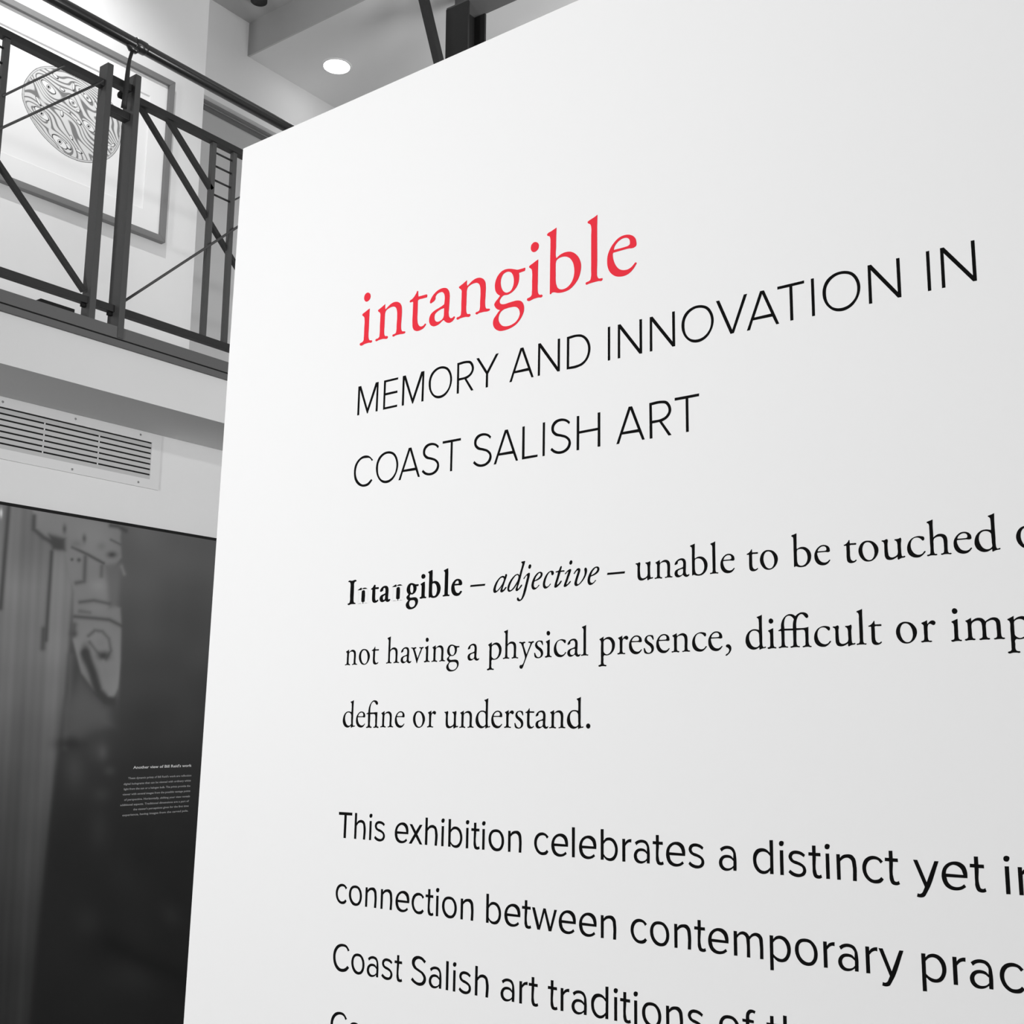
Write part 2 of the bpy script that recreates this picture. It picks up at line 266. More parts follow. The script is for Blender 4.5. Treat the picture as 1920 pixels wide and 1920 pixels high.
 'Sn': '0,2539* 377,2547* 389,2193* 668,2459 1118,2596 1648,2565 1987,2219 2095,1654 2088,23* 1693,16* 1694,1543 1582,2027 1237,2250 835,2182 514,1954 403,1847* 393,21* 9,7*',
 'Sc': '2172,2158* 1931,1931* 1661,2219 1190,2284 750,2116 444,1648 419,1077 641,608 1017,330 1447,323 1752,451 1931,626* 2177,404* 1863,75 1387,-44 874,20 330,422 35,1049 37,1700 322,2249 769,2548 1292,2624 1801,2472',
 'Sp': '5,2524* 405,2532* 405,2189* 716,2472 1192,2606 1752,2481 2206,2032 2370,1348 2208,630 1819,132 1347,-30 832,17 388,339* 398,-944* 0,-967*|394,1838* 706,2138 1135,2267 1554,2128 1869,1706 1964,1180 1788,623 1404,307 982,324 610,489 389,671*',
 'So': '1095,2604 1777,2496 2304,1982 2486,1270 2343,564 1966,114 1415,-49 779,56 245,566 8,1237 106,1947 491,2425|1175,2268 1630,2194 1979,1783 2096,1226 1986,685 1702,367 1336,300 885,476 532,885 412,1446 521,1951 806,2204',
 'Sr': '0,2541* 387,2558* 389,2153* 650,2424 1012,2568 1236,2592* 1220,2203* 999,2219 727,2109 403,1790* 407,15* 4,-1*',
 'Sa': '150,2240* 341,1940* 632,2165 1031,2273 1465,2200 1716,1949 1750,1315* 1524,1528 1093,1639 653,1589 247,1343 8,875 77,402 415,43 936,-54 1377,63 1734,304* 1740,27* 2112,33* 2111,1436 2021,1983 1736,2430 1219,2598 780,2566 422,2431|1765,1038* 1427,1278 993,1332 638,1228 424,923 478,529 775,269 1210,241 1564,379 1753,560*',
 'Sy': '0,2532* 415,2538* 1243,482* 2099,2544* 2505,2551* 1221,-515 953,-898 572,-1009 221,-968* 295,-631* 546,-662 761,-534 898,-283 1038,22*',
 'Se': '453,1129* 2458,1164* 2451,1761 2239,2304 1807,2594 1236,2634 648,2432 210,1998 13,1418 61,777 363,239 843,-18 1414,-50 1910,86 2289,340* 2116,580* 1803,356 1390,259 945,342 592,658|412,1448* 488,1776 754,2117 1135,2306 1542,2238 1894,1959 2084,1438*',
 'ST': '0,3464* 2631,3471* 2621,3078* 1559,3073* 1548,-16* 1088,-9* 1099,3074* 8,3068*',
 'Sh': '9,3475* 406,3472* 398,2164* 781,2481 1360,2586 1876,2348 2114,1781 2107,-7* 1703,0* 1714,1653 1597,2069 1228,2229 722,2097 413,1772* 410,-6* 0,1*',
 'Sx': '41,2499* 520,2503* 1198,1628* 1859,2496* 2346,2511* 1465,1269* 2404,-16* 1932,-13* 1183,933* 478,-16* 0,-13* 944,1293*',
 'Sb': '0,3477* 410,3489* 411,2190* 784,2515 1249,2598 1828,2415 2230,1922 2378,1229 2228,564 1825,70 1306,-69 785,45 424,378* 413,20* 16,12*|411,1812* 726,2133 1191,2255 1654,2076 1942,1623 1999,1064 1825,584 1422,295 1017,268 668,414 412,679*',
 'Sl': '0,3479* 425,3482* 423,8* 24,10*',
 'Sm': '8,2539* 404,2545* 406,2179* 748,2487 1144,2595 1582,2471 1867,2161* 2166,2446 2607,2602 3087,2499 3366,2150 3419,1652 3432,23* 3048,3* 3032,1526 2931,2062 2598,2263 2207,2155 1898,1852* 1910,15* 1520,-4* 1510,1531 1406,2071 1087,2267 692,2166 398,1863* 405,29* 0,8*',
 'Sw': '0,2517* 416,2516* 1095,532* 1691,2536* 2038,2539* 2729,504* 3321,2523* 3701,2520* 2895,-1* 2502,-13* 1859,2043* 1201,7* 815,6*',
 'SC': '3094,2833* 2796,2665* 2495,3048 1632,3182 874,2817 492,2146 491,1413 848,725 1496,333 1961,337 2416,495 2828,824* 3135,581* 2668,143 1986,-74 1048,20 303,660 10,1567 178,2635 767,3276 1611,3525 2473,3410',
 'SS': '2508,3036* 2256,2741* 1784,3080 1221,3182 740,2959 572,2593 770,2221 1413,1903 2121,1595 2558,1061 2550,572 2180,134 1563,-62 791,56 218,328 0,498* 240,804* 704,458 1409,311 1957,497 2149,913 1853,1366 1143,1673 429,1982 100,2438 107,2935 511,3378 1066,3541 1768,3472',
 'Sf': '1547,3455* 1432,3175* 1273,3235 1080,3215 904,3101 809,2873 813,2543* 1330,2501* 1323,2220* 804,2211* 822,37* 446,58* 399,2202* 12,2213* 0,2509* 406,2501* 422,2818 500,3160 700,3420 934,3535 1280,3540',
 'LM': '0,-47* 10,4443* 603,4436* 2084,727* 3621,4447* 4215,4437* 4203,-65* 3804,-60* 3856,3805* 2198,-64* 2037,-74* 400,3830* 410,-53*',
 'LE': '4,-37* 0,4423* 2846,4418* 2828,4105* 405,4094* 385,2440* 2773,2432* 2789,2088* 369,2086* 375,283* 2823,294* 2805,-30*',
 'LO': '2600,4494 3547,4095 4195,3178 4383,2167 4110,1120 3295,166 2376,-140 1433,20 541,762 57,1833 62,2946 502,3857 1428,4429|2534,4161 3323,3829 3893,2989 4031,2109 3801,1174 2977,403 1972,246 1179,529 602,1244 409,2141 531,3109 1134,3865 1830,4169',
 'LR': '21,-38* 0,4437* 1672,4460 2431,4279 2929,3641 3036,3018 2711,2355 2048,1934 1750,1843* 3047,-21* 2629,-33* 1373,1839* 388,1810* 401,-43*|347,4103* 1682,4118 2214,3981 2604,3460 2648,2969 2259,2438 1664,2209 378,2152*',
 'LY': '0,4451* 447,4449* 1951,2283* 3462,4465* 3941,4467* 2138,1831* 2155,-38* 1760,-51* 1770,1899*',
 'LA': '0,-40* 1797,4453* 2290,4449* 4072,-19* 3713,-23* 3254,1022* 801,1067* 397,-29*|964,1388* 2044,4052* 3108,1420*',
 'LN': '0,-3* 20,4469* 419,4471* 3216,662* 3205,4497* 3581,4478* 3583,-9* 3195,5* 359,3833* 356,-11*',
 'LD': '0,13* 4,4447* 1550,4484 2336,4311 3119,3732 3640,2726 3681,1820 3324,881 2616,232 1707,-12|367,317* 379,4120* 1618,4152 2338,3948 2991,3307 3318,2453 3257,1567 2872,856 2161,430 1444,318',
 'LI': '1,4483* 354,4487* 351,6* 0,-4*',
 'LV': '0,4505* 434,4502* 2061,480* 3663,4512* 4094,4517* 2269,45* 1822,13*',
 'LT': '4,4482* 3295,4483* 3289,4148* 1841,4139* 1846,37* 1478,31* 1482,4128* 0,4141*',
 'LC': '3816,3682* 3573,3529* 3129,4000 2363,4142 1518,4095 780,3569 407,2617 458,1736 1023,792 1901,249 2823,322 3582,844* 3843,651* 3174,32 2005,-110 966,302 236,1139 5,2169 191,3397 917,4177 1917,4541 2854,4411',
 'LS': '3058,3910* 2892,3629* 2410,4033 1759,4224 1040,4116 585,3689 551,3197 989,2744 1774,2461 2555,2126 3075,1612 3208,1048 2955,432 2314,33 1407,-58 622,160 0,632* 221,909* 815,462 1469,282 2182,378 2695,796 2820,1322 2429,1816 1647,2151 729,2453 197,3029 162,3809 578,4354 1298,4573 2017,4514 2668,4246',
 'LL': '0,12* 5,4448* 375,4459* 403,347* 2534,342* 2511,35*',
 'LH': '0,23* 12,4490* 382,4485* 393,2469* 3188,2496* 3185,4436* 3571,4449* 3577,30* 3180,33* 3201,2172* 395,2143* 381,23*',
 'R.': '620,270 529,489 310,580 91,489 0,270 91,51 310,-40 529,51',
 'D-': '0,960* 80,1220* 2610,1220* 2530,960*',
 'Bn': '879,2247* 923,2071 934,1937 874,1901* 911,1994 1182,2150 1475,2209 1732,2180 1996,2048 2179,1803 2230,1500 2223,974 2211,458 2230,292 2249,210 2365,179 2525,117 2484,-10 2321,-47 1949,-20 1692,-22 1455,-56 1312,31 1386,147 1557,173 1598,206 1602,314 1607,638 1624,1226 1601,1539 1546,1733 1428,1842 1304,1859 1107,1821 971,1735 939,1611 929,1377 925,815 921,433 940,266 959,193 1139,150 1230,45 1128,-50 722,-29 391,-35 126,-58 0,43 87,148 270,173 310,222 310,336 316,930 321,1459 317,1661 288,1736 167,1837 124,1949 253,2013 489,2118 635,2196',
 'Bt': '854,2449* 876,2260 859,2103* 1028,2111 1428,2108* 1551,2014 1484,1836* 1077,1826 834,1822 859,1804* 874,1148 877,635 916,396 994,249 1074,191 1171,220 1336,310 1526,235 1463,117 1244,-42 959,-112 688,-102 446,8 301,206 262,467 261,1231 268,1774* 294,1808 275,1804 119,1805* 0,1894 53,1988 228,2060 383,2184 504,2353 644,2488',
 'Ba': '36,1456 45,1601 191,1828 457,2055 815,2188 1180,2194 1434,2102 1604,1918 1684,1666 1690,1284 1666,781 1655,486 1684,308 1727,219 1768,212 1950,275 2101,182 2029,57 1832,-89 1576,-132 1346,-70 1174,54 1149,135* 1152,115 964,-9 693,-94 420,-87 158,49 16,281 15,542 152,778 431,938 762,1035 1028,1122 1085,1163* 1081,1338 1086,1600 1042,1784 960,1889 842,1897 718,1844 671,1751 656,1582 534,1480 360,1411 144,1386|1107,872* 1058,597 1050,407 1026,320 935,243 825,208 727,240 662,341 639,482 658,651 782,765 985,841',
 'Bg': '2266,1992* 2321,1860 2218,1734* 1976,1718 1887,1721* 1931,1518 1887,1190 1721,917 1434,709 1103,613 813,629 789,610 717,516 674,406 679,317 720,247 858,201 1165,211 1460,222 1776,200 2041,91 2205,-100 2275,-339 2237,-638 2041,-964 1688,-1255 1260,-1396 872,-1428 543,-1393 238,-1229 53,-1001 0,-777 66,-540 247,-339 401,-174 456,-138* 333,-80 147,100 69,305 151,432 343,605 439,716* 294,831 134,1076 82,1366 139,1699 307,1975 606,2185 911,2237 1274,2182 1541,2081 1703,2013 1933,2003|1080,1954 1195,1865 1275,1704 1331,1409 1302,1111 1194,879 1034,834 882,959 779,1173 727,1469 751,1706 851,1913 952,1967|1500,-208 1634,-291 1718,-448 1747,-660 1706,-818 1552,-1016 1315,-1122 1033,-1129 827,-1045 682,-854 624,-659 634,-487 695,-329 808,-216 1005,-178 1276,-175',
 'Bi': '673,3327 885,3203 969,2999 877,2788 659,2683 449,2688 260,2819 195,3017 262,3212 447,3327|884,2253* 927,1557 926,951 923,492 940,320 962,227 1000,177 1133,156 1232,63 1135,-43 828,-35 573,-39 125,-65 0,18 50,147 198,183 274,208 296,272 302,429 306,1032 305,1564 285,1718 230,1796 120,1884 136,1996 255,2052 456,2133 609,2205',
 'Bb': '797,3789* 833,3274 828,2633 825,2065 767,2020* 876,2150 1150,2216 1495,2202 1806,2085 2073,1854 2261,1561 2357,1211 2323,830 2194,471 1935,175 1597,-39 1185,-107 815,-70 544,29 523,36 419,-40* 232,3* 212,494 212,1130 212,2090 221,2890 213,3207 194,3329 57,3416 0,3514 98,3599 355,3679 526,3743|832,1820 903,1892 1061,1921 1256,1878 1452,1734 1593,1512 1683,1182 1699,907 1644,592 1493,309 1312,175 1090,162 932,274 859,473 822,727 820,1041 815,1518 824,1730',
 'Bl': '891,3809* 933,3203 935,2263 937,1017 928,556 941,317 964,219 1074,189 1209,165 1246,52 1134,-28 883,-13 631,-9 312,-19 110,-30 0,66 75,166 264,205 306,239 315,345 325,800 326,1734 323,2675 322,3174 310,3276 258,3360 148,3431 112,3533 231,3606 449,3678 607,3736',
 'Be': '545,1339* 816,1335 1287,1334 1747,1321 1889,1390 1919,1595 1861,1822 1688,2029 1395,2178 1102,2221 771,2166 446,1960 198,1673 37,1329 0,954 55,590 236,258 492,38 749,-64 1068,-105 1395,-47 1683,138 1855,346 1929,445 1815,548 1663,545 1560,466 1441,357 1297,290 1125,301 920,405 749,630 622,963 580,1212 578,1317|611,1553* 819,1560 1127,1559 1299,1577 1305,1602 1301,1690 1276,1848 1202,1944 1099,1977 928,1941 746,1796 662,1655',
}
LINES = [
 (1, -0.4206, 2.4721, 'Ri0.3086 Rn0.3414 Rt0.4088 Ra0.4483 Rn0.5003 Rg0.5668 Ri0.6251 Rb0.6576 Rl0.7207 Re0.7542'),
 (2, -0.53019, 1.0, 'LM0.3095 LE0.3626 LM0.4000 LO0.4511 LR0.5040 LY0.5385 LA0.5972 LN0.6447 LD0.6915 LI0.7551 LN0.7700 LN0.8169 LO0.8618 LV0.9091 LA0.9486 LT0.9883 LI1.0294 LO1.0426 LN1.0954 LI1.1597 LN1.1745'),
 (3, -0.6408, 1.009, 'LC0.3078 LO0.3528 LA0.3986 LS0.4430 LT0.4807 LS0.5366 LA0.5728 LL0.6204 LI0.6539 LS0.6665 LH0.7077 LA0.7677 LR0.8156 LT0.8512'),
 (4, -0.81367, 1.0, 'BI0.3057 Bn0.3245 Bt0.3524 Ba0.3699 Bn0.3927 Bg0.4208 Bi0.4463 Bb0.4607 Bl0.4881 Be0.5032 D-0.5363 Ia0.5760 Id0.5995 Ij0.6153 Ie0.6385 Ic0.6566 It0.6746 Ii0.6891 Iv0.7042 Ie0.7251 D-0.7538 Ru0.7948 Rn0.8212 Ra0.8483 Rb0.8694 Rl0.8949 Re0.9085 Rt0.9417 Ro0.9578 Rb0.9961 Re1.0223 Rt1.0559 Ro1.0719 Ru1.0973 Rc1.1239 Rh1.1440 Re1.1713 Rd1.1919 Ro1.2317'),
 (5, -0.90143, 1.0, 'Rn0.3060 Ro0.3334 Rt0.3585 Rh0.3870 Ra0.4146 Rv0.4334 Ri0.4577 Rn0.4712 Rg0.4980 Ra0.5347 Rp0.5678 Rh0.5940 Ry0.6199 Rs0.6442 Ri0.6611 Rc0.6747 Ra0.6953 Rl0.7159 Rp0.7414 Rr0.7686 Re0.7851 Rs0.8055 Re0.8227 Rn0.8432 Rc0.8704 Re0.8912 R,0.9127 Rd0.9379 Ri0.9643 RF0.9774 Rc1.0189 Ru1.0402 Rl1.0658 Rt1.0793 Ro1.1081 Rr1.1334 Ri1.1636 Rm1.1769 Rp1.2170'),
 (6, -0.98883, 1.0, 'Rd0.3064 Re0.3327 Rf0.3528 Rn0.3803 Re0.4075 Ro0.4410 Rr0.4666 Ru0.4969 Rn0.5232 Rd0.5506 Re0.5767 Rr0.5977 Rs0.6144 Rt0.6315 Ra0.6475 Rn0.6687 Rd0.6954 R.0.7237'),
 (7, -1.14043, 1.0, 'ST0.3066 Sh0.3382 Si0.3661 Ss0.3764 Se0.4144 Sx0.4404 Sh0.4689 Si0.4966 Sb0.5090 Si0.5382 St0.5475 Si0.5650 So0.5759 Sn0.6071 Sc0.6476 Se0.6735 Sl0.7038 Se0.7142 Sb0.7450 Sr0.7750 Sa0.7906 St0.8159 Se0.8333 Ss0.8619 Sa0.8999 Sd0.9409 Si0.9715 Ss0.9816 St1.0045 Si1.0226 Sn1.0350 Sc1.0622 St1.0859 Sy1.1145 Se1.1418 St1.1692 Si1.2007 Sn1.2132'),
 (8, -1.22786, 1.0, 'Sc0.3069 So0.3326 Sn0.3640 Sn0.3927 Se0.4198 Sc0.4486 St0.4728 Si0.4905 So0.5014 Sn0.5326 Sb0.5742 Se0.6032 St0.6302 Sw0.6456 Se0.6854 Se0.7147 Sn0.7453 Sc0.7859 So0.8116 Sn0.8429 St0.8681 Se0.8851 Sm0.9160 Sp0.9580 So0.9863 Sr1.0175 Sa1.0330 Sr1.0620 Sy1.0756 Sp1.1180 Sr1.1479 Sa1.1634 Sc1.1910'),
 (9, -1.31518, 1.0, 'SC0.3071 So0.3423 Sa0.3718 Ss0.3987 St0.4218 SS0.4516 Sa0.4823 Sl0.5109 Si0.5222 Ss0.5324 Sh0.5586 Sa0.5992 Sr0.6279 St0.6420 St0.6703 Sr0.6889 Sa0.7046 Sd0.7320 Si0.7629 St0.7716 Si0.7895 So0.8005 Sn0.8315 Ss0.8583 So0.8966 Sf0.9243 St0.9520 Sh0.9708'),
 (10, -1.40256, 1.0, 'SC0.3075 So0.3416'),
]
PANEL_P0 = (1.249602, 1.513595, 2.6)
PANEL_U = (-0.0204595, -0.9997862, -0.0029823)
PANEL_V = (0.011538, -0.0032189, 0.9999283)
PANEL_N = (-0.9997241, 0.0204236, 0.0116014)


# ------------------------------------------------------------------ levels (metres)
YW = 3.930      # wall under the balcony
YB = 3.566      # front face of the balcony
ZS = 2.789      # underside of the balcony
ZF = 2.962      # top of the plaster fascia
ZC = 3.033      # top of the steel channel
YF = 4.866      # wall over the passage
ZH = 5.010      # underside of the passage header
ZL = 5.380      # lower ceiling
ZT = 5.587      # upper ceiling
XL = 4.030      # edge of the lower ceiling
YG = 5.225      # wall of the passage

# ------------------------------------------------------------------ the room
def struct(name, lo, hi, mat):
    return box(name, lo, hi, mat, kind='structure')
struct('floor', (-4.2, -4.2, -0.1), (9.0, 7.0, 0.0), M_FLOOR)
struct('wall_back', (-4.2, YW, 0.0), (9.0, YW + 0.2, ZS), M_WALL_LOW)
struct('wall_left', (-4.2, -4.2, 0.0), (-4.0, YW, 5.9), M_WALL)
struct('wall_front', (-4.0, -4.2, 0.0), (9.0, -4.0, 5.9), M_WALL)
struct('trim_1', (-4.0, YB, ZS), (9.0, YG + 0.2, ZF), M_FASCIA)       # balcony slab with its plaster fascia
t2 = struct('trim_2', (-4.0, YB - 0.012, ZF), (9.0, YB + 0.08, 2.985), M_CHANNEL)
box('trim_groove', (-4.0, YB - 0.002, 2.985), (9.0, YB + 0.08, 2.990), M_BLACK, t2)
box('trim_strip', (-4.0, YB - 0.014, 2.990), (9.0, YB + 0.08, ZC), M_CHANNEL, t2)
# art wall: turned 1.9 degrees
A0 = Vector((3.504, 4.566, 0)); AD = Vector((0.999435, -0.033597, 0)); AN = Vector((-0.033597, -0.999435, 0))
def on_art(s, z, out=0.0):
    return A0 + AD * s + AN * out + Vector((0, 0, z))
def art_block(bm, s0, s1, z0, z1, o0, o1):
    vs = [bm.verts.new(on_art(s, z, o)) for s in (s0, s1) for o in (o0, o1) for z in (z0, z1)]
    for f in ((0, 1, 3, 2), (4, 6, 7, 5), (0, 4, 5, 1), (2, 3, 7, 6), (0, 2, 6, 4), (1, 5, 7, 3)):
        bm.faces.new([vs[i] for i in f])
bm = bmesh.new(); art_block(bm, -7.4, 0.0, ZF, ZT, -0.16, 0.0)
from_bm('wall_upper', bm, M_WALL, kind='structure')
struct('wall_over_passage', (3.3, YF, ZH), (9.0, YF + 0.06, ZT), M_WALL)
struct('ceiling_passage', (3.3, YF + 0.06, ZH), (9.0, YG + 0.2, ZH + 0.1), M_WALL)
struct('trim_3', (3.3, YF + 0.035, ZH - 0.012), (9.0, YF + 0.055, ZH), M_DARKTRIM)
struct('trim_4', (3.3, YF + 0.080, ZH - 0.014), (9.0, YF + 0.110, ZH), M_DARKTRIM)
struct('wall_passage', (3.3, YG, ZF), (9.0, YG + 0.2, ZH), M_WALL)
struct('ceiling', (-4.2, -4.2, ZT), (XL - 0.012, YF + 0.06, ZT + 0.1), M_CEIL_SHADE)
struct('trim_5', (XL - 0.012, -4.2, ZL), (XL, YF, ZT + 0.1), M_CEIL_SHADE)  # bulkhead face, its shade put into the colour as well
struct('ceiling_lower', (XL, -4.2, ZL), (9.0, YF, ZT + 0.1), M_CEIL)
struct('wall_right', (9.0, -4.2, 0.0), (9.2, 5.4, 5.9), M_WALL)

# ------------------------------------------------------------------ intro panel
PU, PV, PN, P0 = Vector(PANEL_U), Vector(PANEL_V), Vector(PANEL_N), Vector(PANEL_P0)
PH = 2.6
R3 = Matrix((PU, PV, PN)).transposed()
panel = empty('exhibition_panel', label='tall white wall panel with a red title and black printed text', category='panel')
base = P0 + PV * (-(PH - 0.002) / PV.z)
panel.matrix_world = Matrix.Translation(base) @ R3.to_4x4()
VTOP = (P0 - base).dot(PV)
def plink(name, me, mat, parent, mtx=None, **kw):
    o = bpy.data.objects.new(name, me)
    if mat is not None and not me.materials: me.materials.append(mat)
    COL.objects.link(o); o.parent = parent
    if mtx is not None: o.matrix_local = mtx
    return tag(o, **kw)
bm = bmesh.new()
# left edge follows the measured line; the top edge is level
add_box(bm, (0.0, 0.0, -0.11), (3.2, VTOP, 0.0))
for v_ in bm.verts:
    if v_.co.x < 0.001: v_.co.x = 0.000000 + (v_.co.y - VTOP) * 0.005645
bmesh.ops.bevel(bm, geom=[e for e in bm.edges], offset=0.0015, segments=2, affect='EDGES')
bmesh.ops.recalc_face_normals(bm, faces=bm.faces)
me = bpy.data.meshes.new('board'); bm.to_mesh(me); bm.free()
plink('board', me, M_PANEL, panel)

# -- lettering: outlines in 1/100 mm, smooth points joined by a spline, starred points are corners
def parse(s):
    r = []
    for tok in s.split():
        k = tok.endswith('*'); x, y = tok.rstrip('*').split(',')
        r.append((float(x) * 1e-5, float(y) * 1e-5, k))
    return r
def spline(pts, sub=5):
    m = len(pts); out = []
    P = [np.array(p[:2]) for p in pts]; K = [p[2] for p in pts]
    def tan(x, y, z):
        d1 = np.linalg.norm(y - x) + 1e-9; d2 = np.linalg.norm(z - y) + 1e-9
        return ((y - x) / d1 * d2 + (z - y) / d2 * d1) / (d1 + d2)
    for i in range(m):
        a, b = P[i], P[(i + 1) % m]
        if K[i] and K[(i + 1) % m]:
            out.append(a); continue
        d = np.linalg.norm(b - a)
        ta = tan(P[i - 1], a, b) if not K[i] else (b - a) / max(d, 1e-9)
        tb = tan(a, b, P[(i + 2) % m]) if not K[(i + 1) % m] else (b - a) / max(d, 1e-9)
        for s in range(sub):
            t = s / sub
            out.append((2*t**3 - 3*t*t + 1) * a + (t**3 - 2*t*t + t) * ta * d + (-2*t**3 + 3*t*t) * b + (t**3 - t*t) * tb * d)
    return out
def inside(p, poly):
    c = False; j = len(poly) - 1
    for i in range(len(poly)):
        if (poly[i][1] > p[1]) != (poly[j][1] > p[1]) and p[0] < (poly[j][0] - poly[i][0]) * (p[1] - poly[i][1]) / (poly[j][1] - poly[i][1]) + poly[i][0]:
            c = not c
        j = i
    return c
def glyph_mesh(key, thick=0.00012):
    loops = [spline(parse(c)) for c in GLYPHS[key].split('|')]
    solids = []
    for i, l in enumerate(loops):
        if any(inside(l[0], q) for j, q in enumerate(loops) if j != i): continue
        solids.append([l] + [q for j, q in enumerate(loops) if j != i and inside(q[0], l)])
    verts, faces = [], []
    for grp in solids:
        loops3 = [[Vector((p[0], p[1], 0)) for p in l] for l in grp]
        tris = tessellate_polygon(loops3)
        flat = [p for l in loops3 for p in l]
        off = len(verts); nf = len(flat)
        verts += [(p.x, p.y, thick) for p in flat] + [(p.x, p.y, 0.0) for p in flat]
        for t in tris:
            a, b, c = (flat[i] for i in t)
            if (b - a).cross(c - a).z < 0: t = (t[0], t[2], t[1])
            faces.append(tuple(off + i for i in t))
        st = off
        for l in loops3:
            k = len(l)
            for i in range(k):
                j = (i + 1) % k
                faces.append((st + i, st + j, st + nf + j, st + nf + i))
            st += k
    me = bpy.data.meshes.new('letter'); me.from_pydata(verts, [], faces); me.update()
    return me
GM = {}
LINE_NAMES = {1: ('title_line', 'red serif title line'), 2: ('heading_line', 'thin capitals, first heading line'), 3: ('heading_line', 'thin capitals, second heading line'),
    4: ('definition_line', 'serif line that opens with a bold word'), 5: ('definition_line', 'second serif line'), 6: ('definition_line', 'short third serif line'),
    7: ('paragraph_line', 'first sans-serif line'), 8: ('paragraph_line', 'second sans-serif line'), 9: ('paragraph_line', 'third sans-serif line'), 10: ('paragraph_line', 'last line, cut by the lower border')}
for ln, v0, sc, items in LINES:
    nm, lb = LINE_NAMES[ln]
    row = bpy.data.objects.new(nm, None); COL.objects.link(row); row.parent = panel
    row.empty_display_size = 0.05
    row.matrix_local = Matrix.Translation((0, VTOP + v0, 0)); row['label'] = lb
    ink = M_RED if ln == 1 else M_INK
    for it in items.split():
        key, u = it[:2], float(it[2:])
        if (key, ln == 1) not in GM:
            me = glyph_mesh(key); me.materials.append(ink); GM[(key, ln == 1)] = me
        plink('letter', GM[(key, ln == 1)], None, row, Matrix.Translation((u, 0, 0.0001)) @ Matrix.Scale(sc, 4))

# ------------------------------------------------------------------ railing
YR = YB
def P(px, py, y=None):
    return Vector(on_y(px, py, YR if y is None else y))
PW, PD = 0.0245, 0.052
ZP = 4.024
rl = rr = empty('balcony_railing', (2.4, YR, ZC), label='dark steel balcony railing with braces and a round handrail on the upper floor', category='railing')
YM = YR + PD / 2
def post(name, x, z0, root):
    bm = bmesh.new(); add_box(bm, (x, YR, z0), (x + PW, YR + PD, ZP))
    return from_bm(name, bm, M_STEEL, root, bevel=0.0012)
post('post', 2.3014, ZC, rl)
bm = bmesh.new(); add_box(bm, (2.410, YR - 0.018, 2.992), (2.4345, YR + PD, ZP))
from_bm('post', bm, M_STEEL, rr, bevel=0.0012)
TR = 3.944; BR = 3.106
def hbar(name, x0, x1, z, root, w=0.026, d=0.034, y=None, mat=None):
    yc = YM if y is None else y
    return bar(name, (x0, yc, z), (x1, yc, z), w, d, mat or M_STEEL_DK, root)
hbar('top_rail', 0.95, 2.3014, TR, rl)
hbar('bottom_rail', 0.95, 2.3014, BR, rl, 0.026, 0.03)
hbar('top_rail', 2.4345, 4.3, TR, rr)
hbar('bottom_rail', 2.4345, 4.3, BR, rr, 0.026, 0.03)
hbar('link_bar', 2.3259, 2.410, BR, rr, 0.026, 0.03)
box('weld_tab', (2.284, YM - 0.006, BR - 0.026), (2.3014, YM + 0.008, BR - 0.014), M_BLACK, rl, bevel=0.002)
box('weld_tab', (2.392, YM - 0.006, BR - 0.026), (2.410, YM + 0.008, BR - 0.014), M_BLACK, rr, bevel=0.002)
YV = YM
def inplane(name, p, q, w, d, root, mat=None, y=None):
    a = P(*p, y or YV); b = P(*q, y or YV)
    return bar(name, a, b, w, d, mat or M_STEEL, root, bevel=0.001)
def baluster(x, root, z0=BR, z1=TR):
    return bar('baluster', (x, YM, z0 + 0.013), (x, YM, z1 - 0.013), 0.020, 0.020, M_STEEL, root, bevel=0.001)
def xat(px, py, y=None): return P(px, py, YM if y is None else y).x
# right panel
x1 = xat(390.5, 440); x2 = xat(429.5, 457)
baluster(x1, rr); baluster(x2, rr)
for a, b in (((404.8, 286.6), (434.4, 301.4)), ((403.5, 311), (433.5, 326)), ((402, 337), (432, 352.5)), ((400.5, 363.5), (430.5, 379.5))):
    z = (P(*a, YM).z + P(*b, YM).z) / 2
    tube('rung', [(x1 + 0.009, YM, z), (x2 - 0.009, YM, z)], 0.0042, M_STEEL_DK, rr, 10)
def slanted(name, p, q, w, d, root, ext=0.0, mat=None, y=None):
    yy = YM if y is None else y
    a = P(*p, yy); b = P(*q, yy); t = (b - a).normalized()
    return bar(name, a, b + t * ext, w, d, mat or M_STEEL_DK, root, bevel=0.001)
slanted('diagonal_brace', (260, 196), (437, 490), 0.017, 0.02, rr, 0.42, y=YM + 0.01)
slanted('diagonal_brace', (307, 211), (396, 356), 0.019, 0.02, rr)
def rod(name, p, q, r, root, ext=0.0, y=None, mat=None):
    yy = YM if y is None else y
    a = P(*p, yy); b = P(*q, yy); t = (b - a).normalized()
    return tube(name, [a, b + t * ext], r, mat or M_STEEL, root, 10)
rod('tie_rod', (231, 566), (444, 426.5), 0.0051, rr, 0.5, YM - 0.017)
rod('tie_rod', (430.5, 379.5), (447, 371), 0.0035, rr, 0.5)
for x in (x2 + 0.55, x2 + 0.63, 4.3):
    baluster(x, rr)
# left panel
x3 = xat(3.5, 172); baluster(x3, rl); x4 = x3 - (x2 - x1); baluster(x4, rl)
for py in (88.5, 118.0, 146, 173):
    z = P(0, py, YM).z + 0.002
    tube('rung', [(x4 + 0.009, YM, z), (x3 - 0.009, YM, z)], 0.0042, M_STEEL_DK, rl, 10)
slanted('diagonal_brace', (157, 546), (0, 312), 0.016, 0.02, rl, 0.62, y=YM)
rod('tie_rod', (132, 118.5), (5, 180), 0.0043, rl, 0.0, YM - 0.012)
rod('tie_rod', (194, 152), (0, 241.5), 0.0047, rl, 0.45, YM - 0.014)
baluster(0.96, rl)

